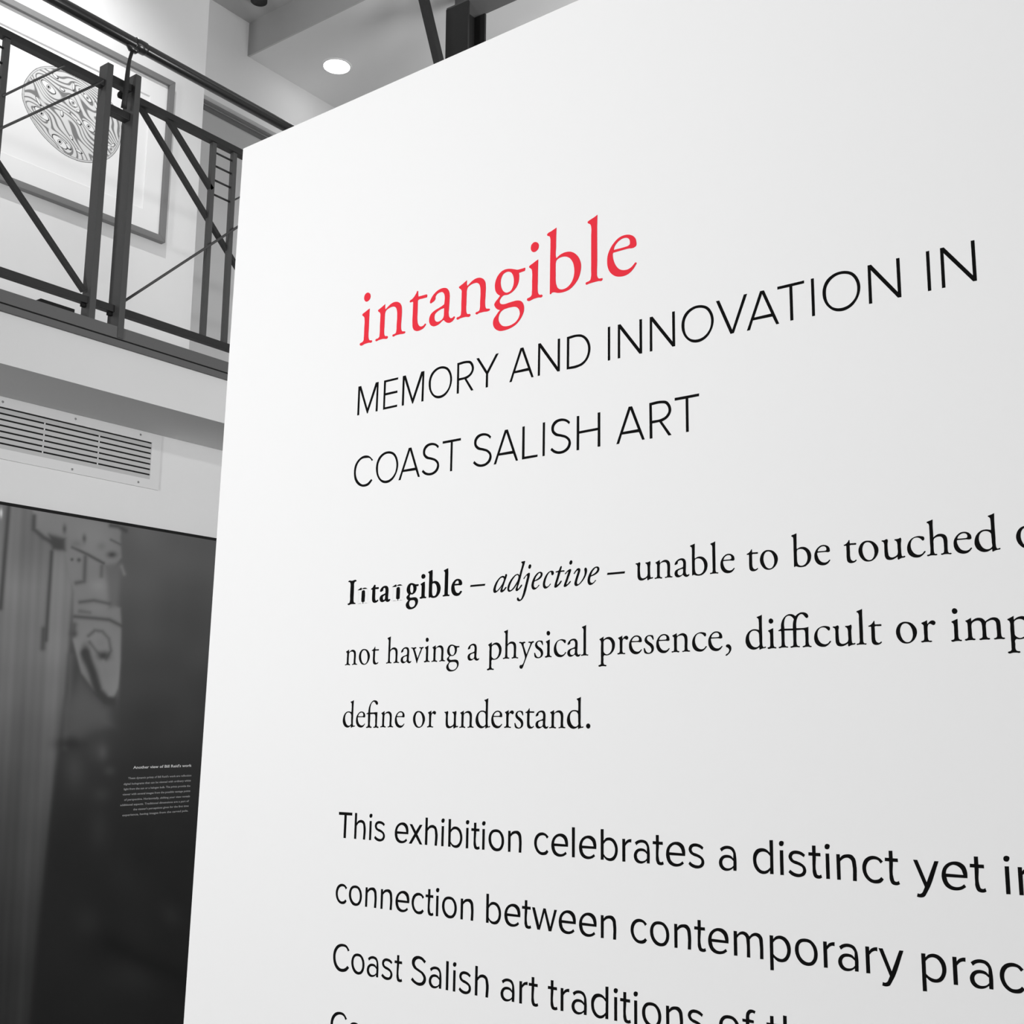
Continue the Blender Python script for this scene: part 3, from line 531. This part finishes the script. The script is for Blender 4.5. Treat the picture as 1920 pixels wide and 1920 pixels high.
# ------------------------------------------------------------------ handrail
YH = YR - 0.03
h0 = P(200, 54.3, YH); h1 = P(500, 217.2, YH); zh = (h0.z + h1.z) / 2
RH = 0.0222
hr = tube('handrail', [(-0.5, YH, zh), (4.6, YH, zh)], RH, M_HAND, rl, 48)
xc = P(252, 84, YH).x
tube('collar', [(xc - 0.002, YH, zh), (xc, YH, zh), (xc + 0.045, YH, zh), (xc + 0.05, YH, zh)], [RH, RH + 0.003, RH + 0.003, RH], M_HAND, hr, 40)
sb = P(247, 96, YH)
bm = bmesh.new()
add_tube(bm, [(sb.x - 0.030, YH, zh - RH + 0.012), (sb.x - 0.018, YH, zh - RH + 0.006), (sb.x - 0.004, YH, zh - RH - 0.001), (sb.x + 0.014, YH, zh - RH - 0.003), (sb.x + 0.040, YH, zh - RH + 0.010)], [0.004, 0.009, 0.015, 0.014, 0.004], 16)
from_bm('saddle', bm, M_HAND, hr, smooth=True)
zb = 3.945; xm = 2.368
rp = [P(247, 99, YH), P(243.5, 110, YH), P(241, 122, YH), P(239, 140, YH + 0.005), P(236.5, 165, YH + 0.008), P(233.5, 190, YH + 0.01), P(232, 203, YH + 0.018)]
tube('bracket_rod', rp, [0.0065, 0.0062, 0.0072, 0.0085, 0.0095, 0.0095, 0.011], M_STEEL_DK, hr, 16)
# arms that tie the rod to the two posts
bm = bmesh.new()
a = P(212, 153, YM); b = P(246, 171, YM)
add_bar(bm, (2.3245, YM - 0.008, a.z - 0.004), (2.412, YM - 0.008, a.z - 0.004), 0.028, 0.036)
from_bm('bracket_arm', bm, M_STEEL_DK, hr, bevel=0.003)
a = P(209, 210, YM)
bm = bmesh.new(); add_bar(bm, (2.3245, YM - 0.008, a.z), (2.412, YM - 0.008, a.z), 0.030, 0.036)
from_bm('bracket_arm', bm, M_STEEL_DK, hr, bevel=0.003)
k = P(227.5, 178.5, YM - 0.02)
tube('clamp_bolt', [k + Vector((-0.012, 0, 0)), k + Vector((-0.008, 0, 0)), k + Vector((0.02, 0, 0))], [0.009, 0.014, 0.014], M_BLACK, hr, 8)

# ------------------------------------------------------------------ flat item on the balcony edge
e0 = P(68, 566, YR - 0.01); e1 = P(139, 588, YR - 0.01)
bm = bmesh.new(); add_box(bm, (e0.x, YR - 0.013, ZC), (e1.x, YR + 0.04, ZC + 0.013))
for v_ in bm.verts:
    if v_.co.z > ZC + 0.01 and v_.co.x < e0.x + 0.01: v_.co.x += 0.014
o = from_bm('cable_ramp', bm, M_BLACK, None, bevel=0.002, label='flat black strip lying on the balcony edge beside the left post', category='strip')

# ------------------------------------------------------------------ framed oval print
SR, SL, ZB_, ZT_ = -0.194, -1.242, 3.920, 4.764
FW = 0.030
art = empty('framed_print', on_art((SR + SL) / 2, ZB_, 0), label='framed print of a pale oval filled with dark wavy lines on the upper wall', category='picture')
OUT = 0.034
def frame_piece(pts):
    bm = bmesh.new()
    lo = [bm.verts.new(on_art(s, z, 0.002)) for s, z in pts]
    hi = [bm.verts.new(on_art(s, z, OUT)) for s, z in pts]
    bm.faces.new(lo); bm.faces.new(hi[::-1])
    for i in range(4):
        j = (i + 1) % 4; bm.faces.new([lo[i], hi[i], hi[j], lo[j]])
    return from_bm('frame_bar', bm, M_ART_FRAME, art, bevel=0.002)
f = FW
frame_piece([(SL, ZB_), (SR, ZB_), (SR - f, ZB_ + f), (SL + f, ZB_ + f)])
frame_piece([(SR, ZB_), (SR, ZT_), (SR - f, ZT_ - f), (SR - f, ZB_ + f)])
frame_piece([(SR, ZT_), (SL, ZT_), (SL + f, ZT_ - f), (SR - f, ZT_ - f)])
frame_piece([(SL, ZT_), (SL, ZB_), (SL + f, ZB_ + f), (SL + f, ZT_ - f)])
MR, MB_, MT_ = -0.318, 4.054, 4.640; ML = SL + SR - MR
# mat board with a bevelled window
bm = bmesh.new()
def q4(s0, s1, z0, z1, o): return [bm.verts.new(on_art(s, z, o)) for s, z in ((s0, z0), (s1, z0), (s1, z1), (s0, z1))]
A_ = q4(SL + f - 0.004, SR - f + 0.004, ZB_ + f - 0.004, ZT_ - f + 0.004, 0.016)
B_ = q4(ML, MR, MB_, MT_, 0.016); C_ = q4(ML + 0.004, MR - 0.004, MB_ + 0.004, MT_ - 0.004, 0.010)
for X_, Y_ in ((A_, B_), (B_, C_)):
    for i in range(4):
        j = (i + 1) % 4; bm.faces.new([X_[i], X_[j], Y_[j], Y_[i]])
from_bm('mat_board', bm, M_MAT, art)
bm = bmesh.new(); art_block(bm, ML - 0.01, MR + 0.01, MB_ - 0.01, MT_ + 0.01, 0.004, 0.0098)
from_bm('print_sheet', bm, M_MAT, art)
# oval: outline and line work in wall coordinates (s, z)
def art_uv(px, py):
    r = wray(px, py); p0 = np.array(on_art(0, 0, 0.01)); n_ = np.array(AN)
    t = np.dot(p0 - EYE, n_) / np.dot(r, n_); q = EYE + r * t
    return np.array([np.dot(q - np.array(A0), np.array(AD)), q[2]])
OV = [(41, 180), (43, 160), (52, 143), (68, 128), (90, 123.5), (120, 129), (150, 145), (180, 165), (202, 184), (217, 203), (226, 226), (228, 252), (222, 277), (205, 297), (180, 305), (150, 303), (120, 290), (95, 270), (70, 242), (52, 212)]
ov = np.array([art_uv(*p) for p in OV])
ovs = np.array(spline([(a_, b_, False) for a_, b_ in ov], 6))
EYES = [((91, 163), 7.5, 4.6), ((78, 213), 7.5, 4.6), ((112, 266), 8.0, 5.0), ((166, 237), 6.5, 4.2), ((164, 184), 4.5, 3.0), ((208, 280), 4.0, 3.2), ((137, 193), 4.5, 3.5)]
ec = [(art_uv(*e), abs(art_uv(e[0] + 1, e[1] + 0.5) - art_uv(*e))[0], rx, ry) for e, rx, ry in [(x_[0], x_[1], x_[2]) for x_ in EYES]]
NX, NZ = 430, 330
s0, s1 = ovs[:, 0].min(), ovs[:, 0].max(); z0, z1 = ovs[:, 1].min(), ovs[:, 1].max()
SS, ZZ = np.meshgrid(np.linspace(s0, s1, NX), np.linspace(z0, z1, NZ))
inside_m = np.zeros(SS.shape, bool)
j = len(ovs) - 1
dist = np.full(SS.shape, 9.0)
for i in range(len(ovs)):
    xi, yi = ovs[i]; xj, yj = ovs[j]
    c_ = ((yi > ZZ) != (yj > ZZ)) & (SS < (xj - xi) * (ZZ - yi) / (yj - yi + 1e-12) + xi)
    inside_m ^= c_
    dx, dy = xi - xj, yi - yj; L2 = dx * dx + dy * dy + 1e-12
    t_ = np.clip(((SS - xj) * dx + (ZZ - yj) * dy) / L2, 0, 1)
    dist = np.minimum(dist, np.hypot(SS - xj - t_ * dx, ZZ - yj - t_ * dy)); j = i
rng = np.random.RandomState(4)
def smooth_noise(fx, seed, n=7):
    r_ = np.random.RandomState(seed); out = np.zeros(SS.shape)
    for _ in range(n):
        a_ = r_.uniform(0, 6.283); k_ = fx * r_.uniform(0.5, 1.3)
        out += np.sin((SS * math.cos(a_) + ZZ * math.sin(a_)) * k_ + r_.uniform(0, 6.283))
    return out / n
wx = SS + 0.030 * smooth_noise(42, 1); wz = ZZ + 0.026 * smooth_noise(42, 2)
field = np.zeros(SS.shape); acc = np.full(SS.shape, 1e9); soft = np.zeros(SS.shape)
SPX = 0.00245                                    # metres per photo pixel on the print
for (ce, _, rx, ry) in ec:
    th = -0.45
    dx = wx - ce[0]; dz = wz - ce[1]
    u_ = dx * math.cos(th) + dz * math.sin(th); v_ = -dx * math.sin(th) + dz * math.cos(th)
    d_ = np.hypot(u_ / 2.1, v_ / 0.95)
    soft += np.exp(-d_ * 55)
fld = -np.log(soft + 1e-9) / 55
fld = np.where(dist < 0.012, dist * 0.9, fld + 0.010 * smooth_noise(24, 5))
ph = fld / 0.0128
line = np.abs((ph % 1.0) - 0.5) * 2
w_ = 0.42 + 0.35 * smooth_noise(60, 9)
val = np.clip((line - w_) / 0.35, 0, 1)
tone = 80 + (208 - 80) * np.where(val > 0, 0.25 + 0.75 * val, 0.12 + 0.0 * val)
k_ = np.clip((line - (0.22 + 0.20 * smooth_noise(70, 9))) / 0.22, 0, 1)
tone = 122 + (212 - 122) * k_
# little crescents and slots, light with a dark outline
for (px, py, rx, ry, th) in [(60, 152, 6, 3, 0.7), (104, 143, 7, 3.5, -0.4), (138, 163, 3, 9, 0.1), (72, 190, 10, 3.2, -0.9), (142, 222, 15, 3.0, -0.45), (148, 230, 6, 4, -0.5), (128, 275, 8, 4, -0.6), (148, 284, 8, 3, -0.2), (117, 168, 6, 3.2, -0.2), (134, 258, 3, 5, 0.5), (116, 213, 3.5, 7, 0.2), (180, 198, 3, 8, 0.4), (147, 208, 4, 3, 0.3), (212, 272, 6, 3, 0.8)]:
    c0 = art_uv(px, py); dx = SS - c0[0]; dz = ZZ - c0[1]
    u_ = (dx * math.cos(th) + dz * math.sin(th)) / (rx * SPX); v_ = (-dx * math.sin(th) + dz * math.cos(th)) / (ry * SPX)
    d_ = np.hypot(u_, v_)
    tone = np.where(d_ < 1.0, 70, tone); tone = np.where(np.hypot(u_ + 0.12, v_ - 0.1) < 0.72, 224, tone)
for (ce, _, rx, ry) in ec:
    th = -0.45; dx = SS - ce[0]; dz = ZZ - ce[1]
    u_ = (dx * math.cos(th) + dz * math.sin(th)) / (rx * SPX * 1.15); v_ = (-dx * math.sin(th) + dz * math.cos(th)) / (ry * SPX * 1.15)
    d_ = np.hypot(u_, v_); al = np.hypot(u_ / 1.75, v_ / 1.15) + 0.0
    tone = np.where(al < 1.12, 62, tone); tone = np.where(al < 0.98, 226, tone)
    r0 = np.hypot(dx, dz) / SPX
    tone = np.where(np.abs(r0 - ry * 0.86) < 0.45, 90, tone)
    tone = np.where(r0 < ry * 0.5, 42, tone)
tone = np.where(dist < 0.0030, 95, tone)
tone = np.where((dist > 0.0030) & (dist < 0.0095), 200, tone)
tone = np.where((dist > 0.0095) & (dist < 0.0115), 130, tone)
def print_mesh(name, pts, keep, tone_, parent, mat, **kw):
    nz, nx = tone_.shape
    idx = -np.ones(tone_.shape, int)
    fm = keep[:-1, :-1] & keep[1:, :-1] & keep[:-1, 1:] & keep[1:, 1:]
    used = np.zeros(tone_.shape, bool)
    used[:-1, :-1] |= fm; used[1:, :-1] |= fm; used[:-1, 1:] |= fm; used[1:, 1:] |= fm
    idx[used] = np.arange(used.sum())
    v = pts[used]
    a_, b_, c_, d_ = idx[:-1, :-1][fm], idx[:-1, 1:][fm], idx[1:, 1:][fm], idx[1:, :-1][fm]
    fc = np.stack([a_, b_, c_, d_], 1)
    me = bpy.data.meshes.new(name)
    me.vertices.add(len(v)); me.vertices.foreach_set('co', v.astype(np.float32).ravel())
    me.loops.add(fc.size); me.loops.foreach_set('vertex_index', fc.ravel().astype(np.int32))
    me.polygons.add(len(fc)); me.polygons.foreach_set('loop_start', np.arange(0, fc.size, 4, dtype=np.int32)); me.polygons.foreach_set('loop_total', np.full(len(fc), 4, np.int32))
    me.update(calc_edges=True)
    t_ = tone_[used] / 255.0
    lin = np.where(t_ <= 0.04045, t_ / 12.92, ((t_ + 0.055) / 1.055) ** 2.4)
    ca = me.color_attributes.new('print', 'FLOAT_COLOR', 'POINT')
    ca.data.foreach_set('color', np.stack([lin, lin, lin, np.ones_like(lin)], 1).astype(np.float32).ravel())
    return link(name, me, mat, parent, **kw)
pts3 = np.array(A0)[None, None, :] + SS[..., None] * np.array(AD) + 0.0104 * np.array(AN) + ZZ[..., None] * np.array([0, 0, 1.0])
print_mesh('oval_design', pts3, inside_m, tone, art, M_ARTPRINT)
pic_hook = None

# ------------------------------------------------------------------ vent grille under the balcony
vent = empty('wall_vent', (2.3, YW, 2.6), label='long white louvred vent grille on the wall under the balcony', category='vent')
def wz(px, py, o=0.0): return Vector(on_y(px, py, YW - o))
vr = wz(300, 870).x; vr2 = wz(293.5, 918).x; XR = (vr + vr2) / 2
ztop = ZS - 0.001; zbot = (wz(0, 861.5).z + wz(293, 918).z) / 2
zo1 = (wz(0, 764).z + wz(284, 829).z) / 2; zo0 = (wz(0, 842.5).z + wz(279, 898).z) / 2
xo = wz(281.5, 862).x; XLV = XR - 1.55; xol = XLV + (XR - xo)
T = 0.006
bm = bmesh.new()
for lo, hi in (((XLV, YW - T, zo1), (XR, YW - 0.0005, ztop)), ((XLV, YW - T, zbot), (XR, YW - 0.0005, zo0)), ((XLV, YW - T, zo0), (xol, YW - 0.0005, zo1)), ((xo, YW - T, zo0), (XR, YW - 0.0005, zo1))):
    add_box(bm, lo, hi)
from_bm('vent_frame', bm, M_VENT, vent)
box('vent_shade_sheet', (xol, YW - 0.0015, zo0), (xo, YW - 0.0006, zo1), M_BLACK, vent)  # thin black sheet painting the shade behind the slats, no hollow modelled
NS = 7
pitch = (zo1 - zo0) / NS
sl = None
for i in range(NS):
    zc = zo1 - pitch * (i + 0.63)
    if sl is None:
        bm = bmesh.new()
        vs = [(0, -T + 0.0005, -pitch * 0.36), (0, -T + 0.0010, pitch * 0.36), (0, -0.0018, pitch * 0.36), (0, -0.0018, -pitch * 0.30)]
        L_ = xo - xol
        vv = [bm.verts.new((x_, y_, z_)) for x_ in (0, L_) for (_, y_, z_) in vs]
        bm.faces.new(vv[0:4]); bm.faces.new(vv[4:8][::-1])
        for q in range(4):
            bm.faces.new([vv[q], vv[(q + 1) % 4], vv[4 + (q + 1) % 4], vv[4 + q]])
        o = from_bm('vent_slat', bm, M_SLAT, vent); sl = o
        o.location = (xol, YW, zc)
    else:
        o = sl.copy(); COL.objects.link(o); o.location = (xol, YW, zc)
for px, py in ((81, 820), (184, 838), (-20, 800)):
    xd = wz(px, py).x
    box('vent_divider', (xd - 0.002, YW - 0.0048, zo0), (xd + 0.002, YW - 0.0016, zo1 - pitch * 0.3), M_VENT, vent)
for k_ in range(2):
    xd = wz(-20, 800).x - 0.25 * (k_ + 1)
    box('vent_divider', (xd - 0.002, YW - 0.0048, zo0), (xd + 0.002, YW - 0.0016, zo1 - pitch * 0.3), M_VENT, vent)
for px, py in ((5, 753.5), (141.5, 785.5), (263.5, 815), (135, 880), (259, 904)):
    p = wz(px, py, T)
    tube('screw', [p, p + Vector((0, -0.0015, 0)), p + Vector((0, -0.002, 0))], [0.0042, 0.0042, 0.002], M_SCREW, vent, 12)

# ------------------------------------------------------------------ large photographic mural with caption
ZM = 2.405
mur = empty('photo_mural', (3.0, YW, 0.0), label='large dark photographic mural of a carved pole on the lower wall', category='mural')
MX0, MX1 = 1.45, 4.35
box('mural_board', (MX0, YW - 0.020, 0.10), (MX1, YW - 0.0005, ZM), M_BLACK, mur)
NXm, NZm = 420, 420
X_, Z_ = np.meshgrid(np.linspace(MX0 + 0.006, MX1 - 0.006, NXm), np.linspace(0.11, ZM - 0.012, NZm))
# finer where it is in view
YP = YW - 0.0206
xs = np.concatenate([np.linspace(MX0 + 0.006, 1.95, 14)[:-1], np.linspace(1.95, 3.25, 400)[:-1], np.linspace(3.25, MX1 - 0.006, 14)])
zs = np.concatenate([np.linspace(0.11, 0.60, 14)[:-1], np.linspace(0.60, ZM - 0.012, 440)])
X_, Z_ = np.meshgrid(xs, zs)
d3 = np.stack([X_, np.full(X_.shape, YP), Z_ - 1.6], -1) @ M3      # to the view the photograph was read in
IX = 960 + FOCAL * d3[..., 0] / -d3[..., 2]; IY = 960 - FOCAL * d3[..., 1] / -d3[..., 2]
def interp(v, xs_, ys_): return np.interp(v, xs_, ys_)
tn = interp(IY, [950, 1050, 1200, 1350, 1450, 1600, 1900, 2400], [92, 84, 70, 56, 44, 34, 33, 30]) 
tn = tn + 6 * np.exp(-((IX - 250) / 60) ** 2) * interp(IY, [1050, 1350], [1, 0])
# the planks / pole at the left
edge = interp(IY, [940, 1030, 1110, 1300, 1450, 1600, 1750, 1920], [140, 134, 137, 122, 103, 86, 71, 56])
pole = interp(IY, [950, 1100, 1200, 1350, 1500, 1700, 1900, 2300], [108, 122, 116, 100, 80, 58, 48, 40])
pole = pole + (3 * np.sin(IX * 0.16 + IY * 0.004) + 2.5 * np.sin(IX * 0.37 + IY * 0.02) + 9 * np.exp(-((edge - IX - 22) / 16) ** 2) - 9 * np.exp(-((edge - IX - 75) / 22) ** 2)) * interp(IY, [1000, 1700], [1, 0.5])
m_ = 1 / (1 + np.exp((IX - edge) / 2.5))
tn = tn * (1 - m_) + pole * m_
def seg_d(pl):
    d_ = np.full(IX.shape, 1e9)
    for (xa, ya), (xb, yb) in zip(pl[:-1], pl[1:]):
        dx, dy = xb - xa, yb - ya; t_ = np.clip(((IX - xa) * dx + (IY - ya) * dy) / (dx * dx + dy * dy + 1e-9), 0, 1)
        d_ = np.minimum(d_, np.hypot(IX - xa - t_ * dx, IY - ya - t_ * dy))
    return d_
def stroke(pl, wd, t_, soft=2.0, a=1.0):
    global tn
    k_ = a / (1 + np.exp((seg_d(pl) - wd / 2) / (soft * 0.5)))
    tn = tn * (1 - k_) + t_ * k_
def blob(x_, y_, rx, ry, t_, a=1.0, rot=0.0):
    global tn
    dx = IX - x_; dy = IY - y_
    u_ = (dx * math.cos(rot) + dy * math.sin(rot)) / rx; v_ = (-dx * math.sin(rot) + dy * math.cos(rot)) / ry
    k_ = a * np.exp(-(u_ * u_ + v_ * v_) * 1.1)
    tn = tn * (1 - k_) + t_ * k_
def poly(pl, t_, soft=2.5, a=1.0):
    global tn
    c = np.zeros(IX.shape, bool); j = len(pl) - 1
    for i in range(len(pl)):
        xi, yi = pl[i]; xj, yj = pl[j]
        if yi != yj:
            c ^= ((yi > IY) != (yj > IY)) & (IX < (xj - xi) * (IY - yi) / (yj - yi) + xi)
        j = i
    sd = np.where(c, -1, 1) * seg_d(pl + [pl[0]])
    k_ = a / (1 + np.exp(np.clip(sd / (soft * 0.5), -30, 30)))
    tn = tn * (1 - k_) + t_ * k_
poly([(60, 950), (228, 985), (226, 1010), (228, 1045), (207, 1075), (210, 1130), (226, 1140), (228, 1170), (226, 1240), (221, 1290), (213, 1312), (180, 1300), (152, 1262), (136, 1200), (137, 1110), (122, 1040), (100, 1015), (66, 998)], 124)
poly([(120, 1330), (150, 1270), (178, 1300), (205, 1330), (210, 1360), (150, 1390), (118, 1380)], 86, 12)
poly([(197, 1060), (228, 1055), (222, 1135), (205, 1140)], 100, 5)
stroke([(64, 968), (63, 992), (82, 1008), (112, 1025)], 7, 72, 3)
poly([(92, 1002), (122, 1010), (122, 1032), (98, 1030)], 66, 4)
stroke([(97, 1035), (92, 1110), (86, 1200)], 6, 68, 3)
stroke([(17, 945), (9, 1040), (1, 1140)], 7, 66, 3)
stroke([(82, 1180), (80, 1215)], 8, 70, 4)
stroke([(136, 1026), (165, 1040), (194, 1056)], 4.5, 76, 2)
stroke([(160, 1044), (158, 1090), (143, 1093)], 6, 84, 3)
stroke([(191, 1062), (190, 1080)], 6, 92, 3)
stroke([(150, 1129), (176, 1126), (205, 1132)], 5, 80, 3)
stroke([(140, 1156), (175, 1159), (205, 1162), (229, 1174)], 5, 74, 3)
stroke([(150, 1146), (168, 1148)], 6, 95, 3)
stroke([(166, 1192), (178, 1182), (192, 1184), (204, 1198), (208, 1220), (198, 1236), (182, 1222), (168, 1204)], 4, 84, 3)
blob(194, 1229, 12, 9, 60)
blob(160, 1225, 8, 16, 62)
stroke([(160, 1225), (174, 1262), (184, 1296), (200, 1313), (212, 1314)], 15, 58, 4)
stroke([(208, 985), (222, 987), (236, 995)], 7, 70, 3)
stroke([(208, 1012), (226, 1021)], 3, 86, 2)
blob(210, 1040, 9, 6, 70)
blob(121, 992, 4, 9, 84); blob(158, 1010, 4, 8, 84); blob(190, 1024, 9, 8, 112)
blob(144, 1020, 12, 8, 112); blob(135, 1049, 3, 3, 80); blob(148, 1050, 4, 4, 80)
stroke([(228, 1062), (233, 1076)], 5, 122, 3)
stroke([(139, 1172), (137, 1190)], 9, 84, 4); blob(138, 1188, 7, 6, 76)
stroke([(132, 1230), (131, 1290), (127, 1330), (122, 1400)], 9, 84, 5)
blob(183, 1098, 14, 12, 134); blob(178, 1140, 18, 8, 128); blob(220, 1250, 5, 45, 126); blob(190, 1206, 12, 14, 118)
stroke([(194, 1240), (203, 1280), (208, 1300)], 5, 122, 4)
blob(140, 1440, 22, 40, 66, 0.8); blob(182, 1400, 26, 30, 68, 0.9); blob(192, 1410, 10, 16, 84, 0.7); blob(205, 1445, 12, 10, 66, 0.7)
blob(130, 1395, 26, 12, 44, 0.8); blob(190, 1490, 18, 16, 56, 0.8); blob(185, 1550, 20, 40, 50, 0.8); blob(230, 1640, 30, 40, 42, 0.6)
blob(320, 1715, 18, 26, 48, 0.7, -0.5); blob(165, 1730, 26, 30, 48, 0.7); blob(250, 1830, 50, 40, 46, 0.7)
stroke([(210, 1770), (270, 1800), (345, 1835)], 26, 20, 20, 0.8)
blob(2, 962, 3, 9, 210)
nz_ = np.array([noise.noise(Vector((x_ * 6, z_ * 6, 3.1))) for x_, z_ in zip(X_.ravel()[::1], Z_.ravel()[::1])]).reshape(X_.shape)
tn = np.clip(tn * 1.10 * (1 + 0.10 * nz_), 18, 220)

print_mesh('mural_print', np.stack([X_, np.full(X_.shape, YP), Z_], -1), np.ones(X_.shape, bool), tn, mur, M_PRINT)

def caption(text, px_r, py_r, px_l, mat, height):
    a = Vector(on_y(px_l, py_r, YP)); b = Vector(on_y(px_r, py_r, YP))
    cu = bpy.data.curves.new('caption', 'FONT'); cu.body = text; cu.size = 1.0; cu.resolution_u = 2
    to = bpy.data.objects.new('caption', cu); COL.objects.link(to)
    bpy.context.view_layer.update()
    me = bpy.data.meshes.new_from_object(to)
    bpy.data.objects.remove(to)
    co = np.array([v.co[:] for v in me.vertices]); wd = co[:, 0].max() - co[:, 0].min(); x0_ = co[:, 0].min()
    W = b.x - a.x
    for v in me.vertices:
        v.co = Vector((a.x + (v.co.x - x0_) / wd * W, YP - 0.0006, b.z + v.co.y * height))
    me.materials.clear(); me.materials.append(mat)
    return link('caption_line', me, None, mur)
def zline(px, py): return py
M_CAP_H = paint('caption_head_ink', 0.72, 0.6, 0.2)
LINES_CAP = [
 ("Another view of Bill Reid's work", 249.5, 1441.5, 359, 1437.5, M_CAP_H, 0.0145),
 ("These dynamic prints of Bill Reid's work are reflection", 240, 1461, 358.5, 1455.5, M_CAPTION, 0.0105),
 ("digital holograms that can be viewed with ordinary white", 231.5, 1472, 357.5, 1465, M_CAPTION, 0.0105),
 ("light from the sun or a halogen bulb. The prints provide the", 232, 1481.5, 356.5, 1475, M_CAPTION, 0.0105),
 ("viewer with several images from the possible vantage points", 229.5, 1491.5, 356.5, 1484.5, M_CAPTION, 0.0105),
 ("of perspective. Horizontally, shifting your view reveals", 232.5, 1501.5, 356, 1494.5, M_CAPTION, 0.0105),
 ("additional aspects. Traditional dimensions are a part of", 225, 1511.5, 354, 1503.5, M_CAPTION, 0.0105),
 ("the viewer's perceptions given for the first time", 249.5, 1519.5, 353.5, 1512.5, M_CAPTION, 0.0105),
 ("experience, having images from the carved pole.", 229, 1530.5, 352.5, 1521.5, M_CAPTION, 0.0105)]
for txt, xl, yl, xr, yr, mt, hh in LINES_CAP:
    a = Vector(on_y(xl, yl, YP)); b = Vector(on_y(xr, yr, YP))
    cu = bpy.data.curves.new('caption', 'FONT'); cu.body = txt; cu.resolution_u = 2; cu.offset = 0.02
    to = bpy.data.objects.new('caption', cu); COL.objects.link(to)
    bpy.context.view_layer.update()
    me = bpy.data.meshes.new_from_object(to)
    bpy.data.objects.remove(to)
    co = [v.co.copy() for v in me.vertices]; x0_ = min(c.x for c in co); wd = max(c.x for c in co) - x0_
    for v, c in zip(me.vertices, co):
        t_ = (c.x - x0_) / wd
        v.co = Vector((a.x + (b.x - a.x) * t_, YP - 0.0006, a.z + (b.z - a.z) * t_ + c.y * hh))
    me.materials.clear(); me.materials.append(mt)
    link('caption_line', me, None, mur)


# ------------------------------------------------------------------ recessed downlight
dl = empty('downlight', (4.389, 4.528, ZL), label='round recessed ceiling light glowing white in the lower ceiling', category='ceiling light')
bm = bmesh.new()
seg = 48
for r0, r1, z0_, z1_ in ((0.076, 0.084, -0.004, -0.004), (0.084, 0.086, -0.004, 0.0), (0.076, 0.074, -0.004, 0.0)):
    ra = [bm.verts.new((4.389 + r0 * math.cos(a), 4.528 + r0 * math.sin(a), ZL + z0_ - 0.0005)) for a in [k * 2 * math.pi / seg for k in range(seg)]]
    rb = [bm.verts.new((4.389 + r1 * math.cos(a), 4.528 + r1 * math.sin(a), ZL + z1_ - 0.0005)) for a in [k * 2 * math.pi / seg for k in range(seg)]]
    for k in range(seg): bm.faces.new([ra[k], ra[(k + 1) % seg], rb[(k + 1) % seg], rb[k]])
from_bm('trim_ring', bm, M_CEIL, dl, smooth=True)
bm = bmesh.new(); bmesh.ops.create_circle(bm, cap_ends=True, segments=48, radius=0.0765, matrix=Matrix.Translation((4.389, 4.528, ZL - 0.003)) @ Matrix.Rotation(math.pi, 4, 'X'))
from_bm('diffuser', bm, M_LAMP, dl)

# ------------------------------------------------------------------ steel column, beam and brace in the atrium
cx0, cx1, cy0, cy1 = 4.196, 4.345, 3.405, 3.550
ZBM = 5.250
colm = empty('steel_column', ((cx0 + cx1) / 2, (cy0 + cy1) / 2, 0.0), label='dark steel column standing behind the text panel, under the lower ceiling', category='column')
FT = 0.012
# flanges run through the balcony edge: the column stands in front of it
box('flange', (cx0, cy0, 0.0), (cx0 + FT, cy1, ZBM), M_STEEL_DK, colm)
box('flange', (cx1 - FT, cy0, 0.0), (cx1, cy1, ZBM), M_STEEL_DK, colm)
box('web', (cx0 + FT, (cy0 + cy1) / 2 - 0.005, 0.0), (cx1 - FT, (cy0 + cy1) / 2 + 0.005, ZBM), M_STEEL_DK, colm)
bmr = empty('roof_beam', (4.27, 1.0, ZBM), label='dark steel beam running under the ceiling from the column head', category='beam')
box('beam_flange', (cx0 + 0.004, -3.9, ZBM), (cx1 - 0.004, cy1 + 0.0, ZBM + 0.012), M_CHANNEL, bmr)
box('beam_web', ((cx0 + cx1) / 2 - 0.005, -3.9, ZBM + 0.012), ((cx0 + cx1) / 2 + 0.005, cy1, ZL - 0.012), M_CHANNEL, bmr)
box('beam_flange', (cx0 + 0.004, -3.9, ZL - 0.012), (cx1 - 0.004, cy1, ZL), M_CHANNEL, bmr)
yb_ = 3.49
ba = Vector(on_y(838, 180, yb_)); bb = Vector(on_y(795, 0, yb_)); tt = (bb - ba).normalized()
top = ba + tt * ((ZL - ba.z - 0.002) / tt.z)
br_ = bar('brace', ba, top, 0.040, 0.04, M_STEEL_DK, colm)

# ------------------------------------------------------------------ dark spotlight body on the upper ceiling
sp = on_z(486, -6, ZT - 0.02)
tl = empty('ceiling_spotlight', (sp[0], sp[1], ZT), label='dark round spotlight body on the upper ceiling, cut by the upper border', category='ceiling light')
tube('lamp_body', [(sp[0], sp[1], ZT), (sp[0], sp[1], ZT - 0.05)], 0.045, M_STEEL_DK, tl, 24)
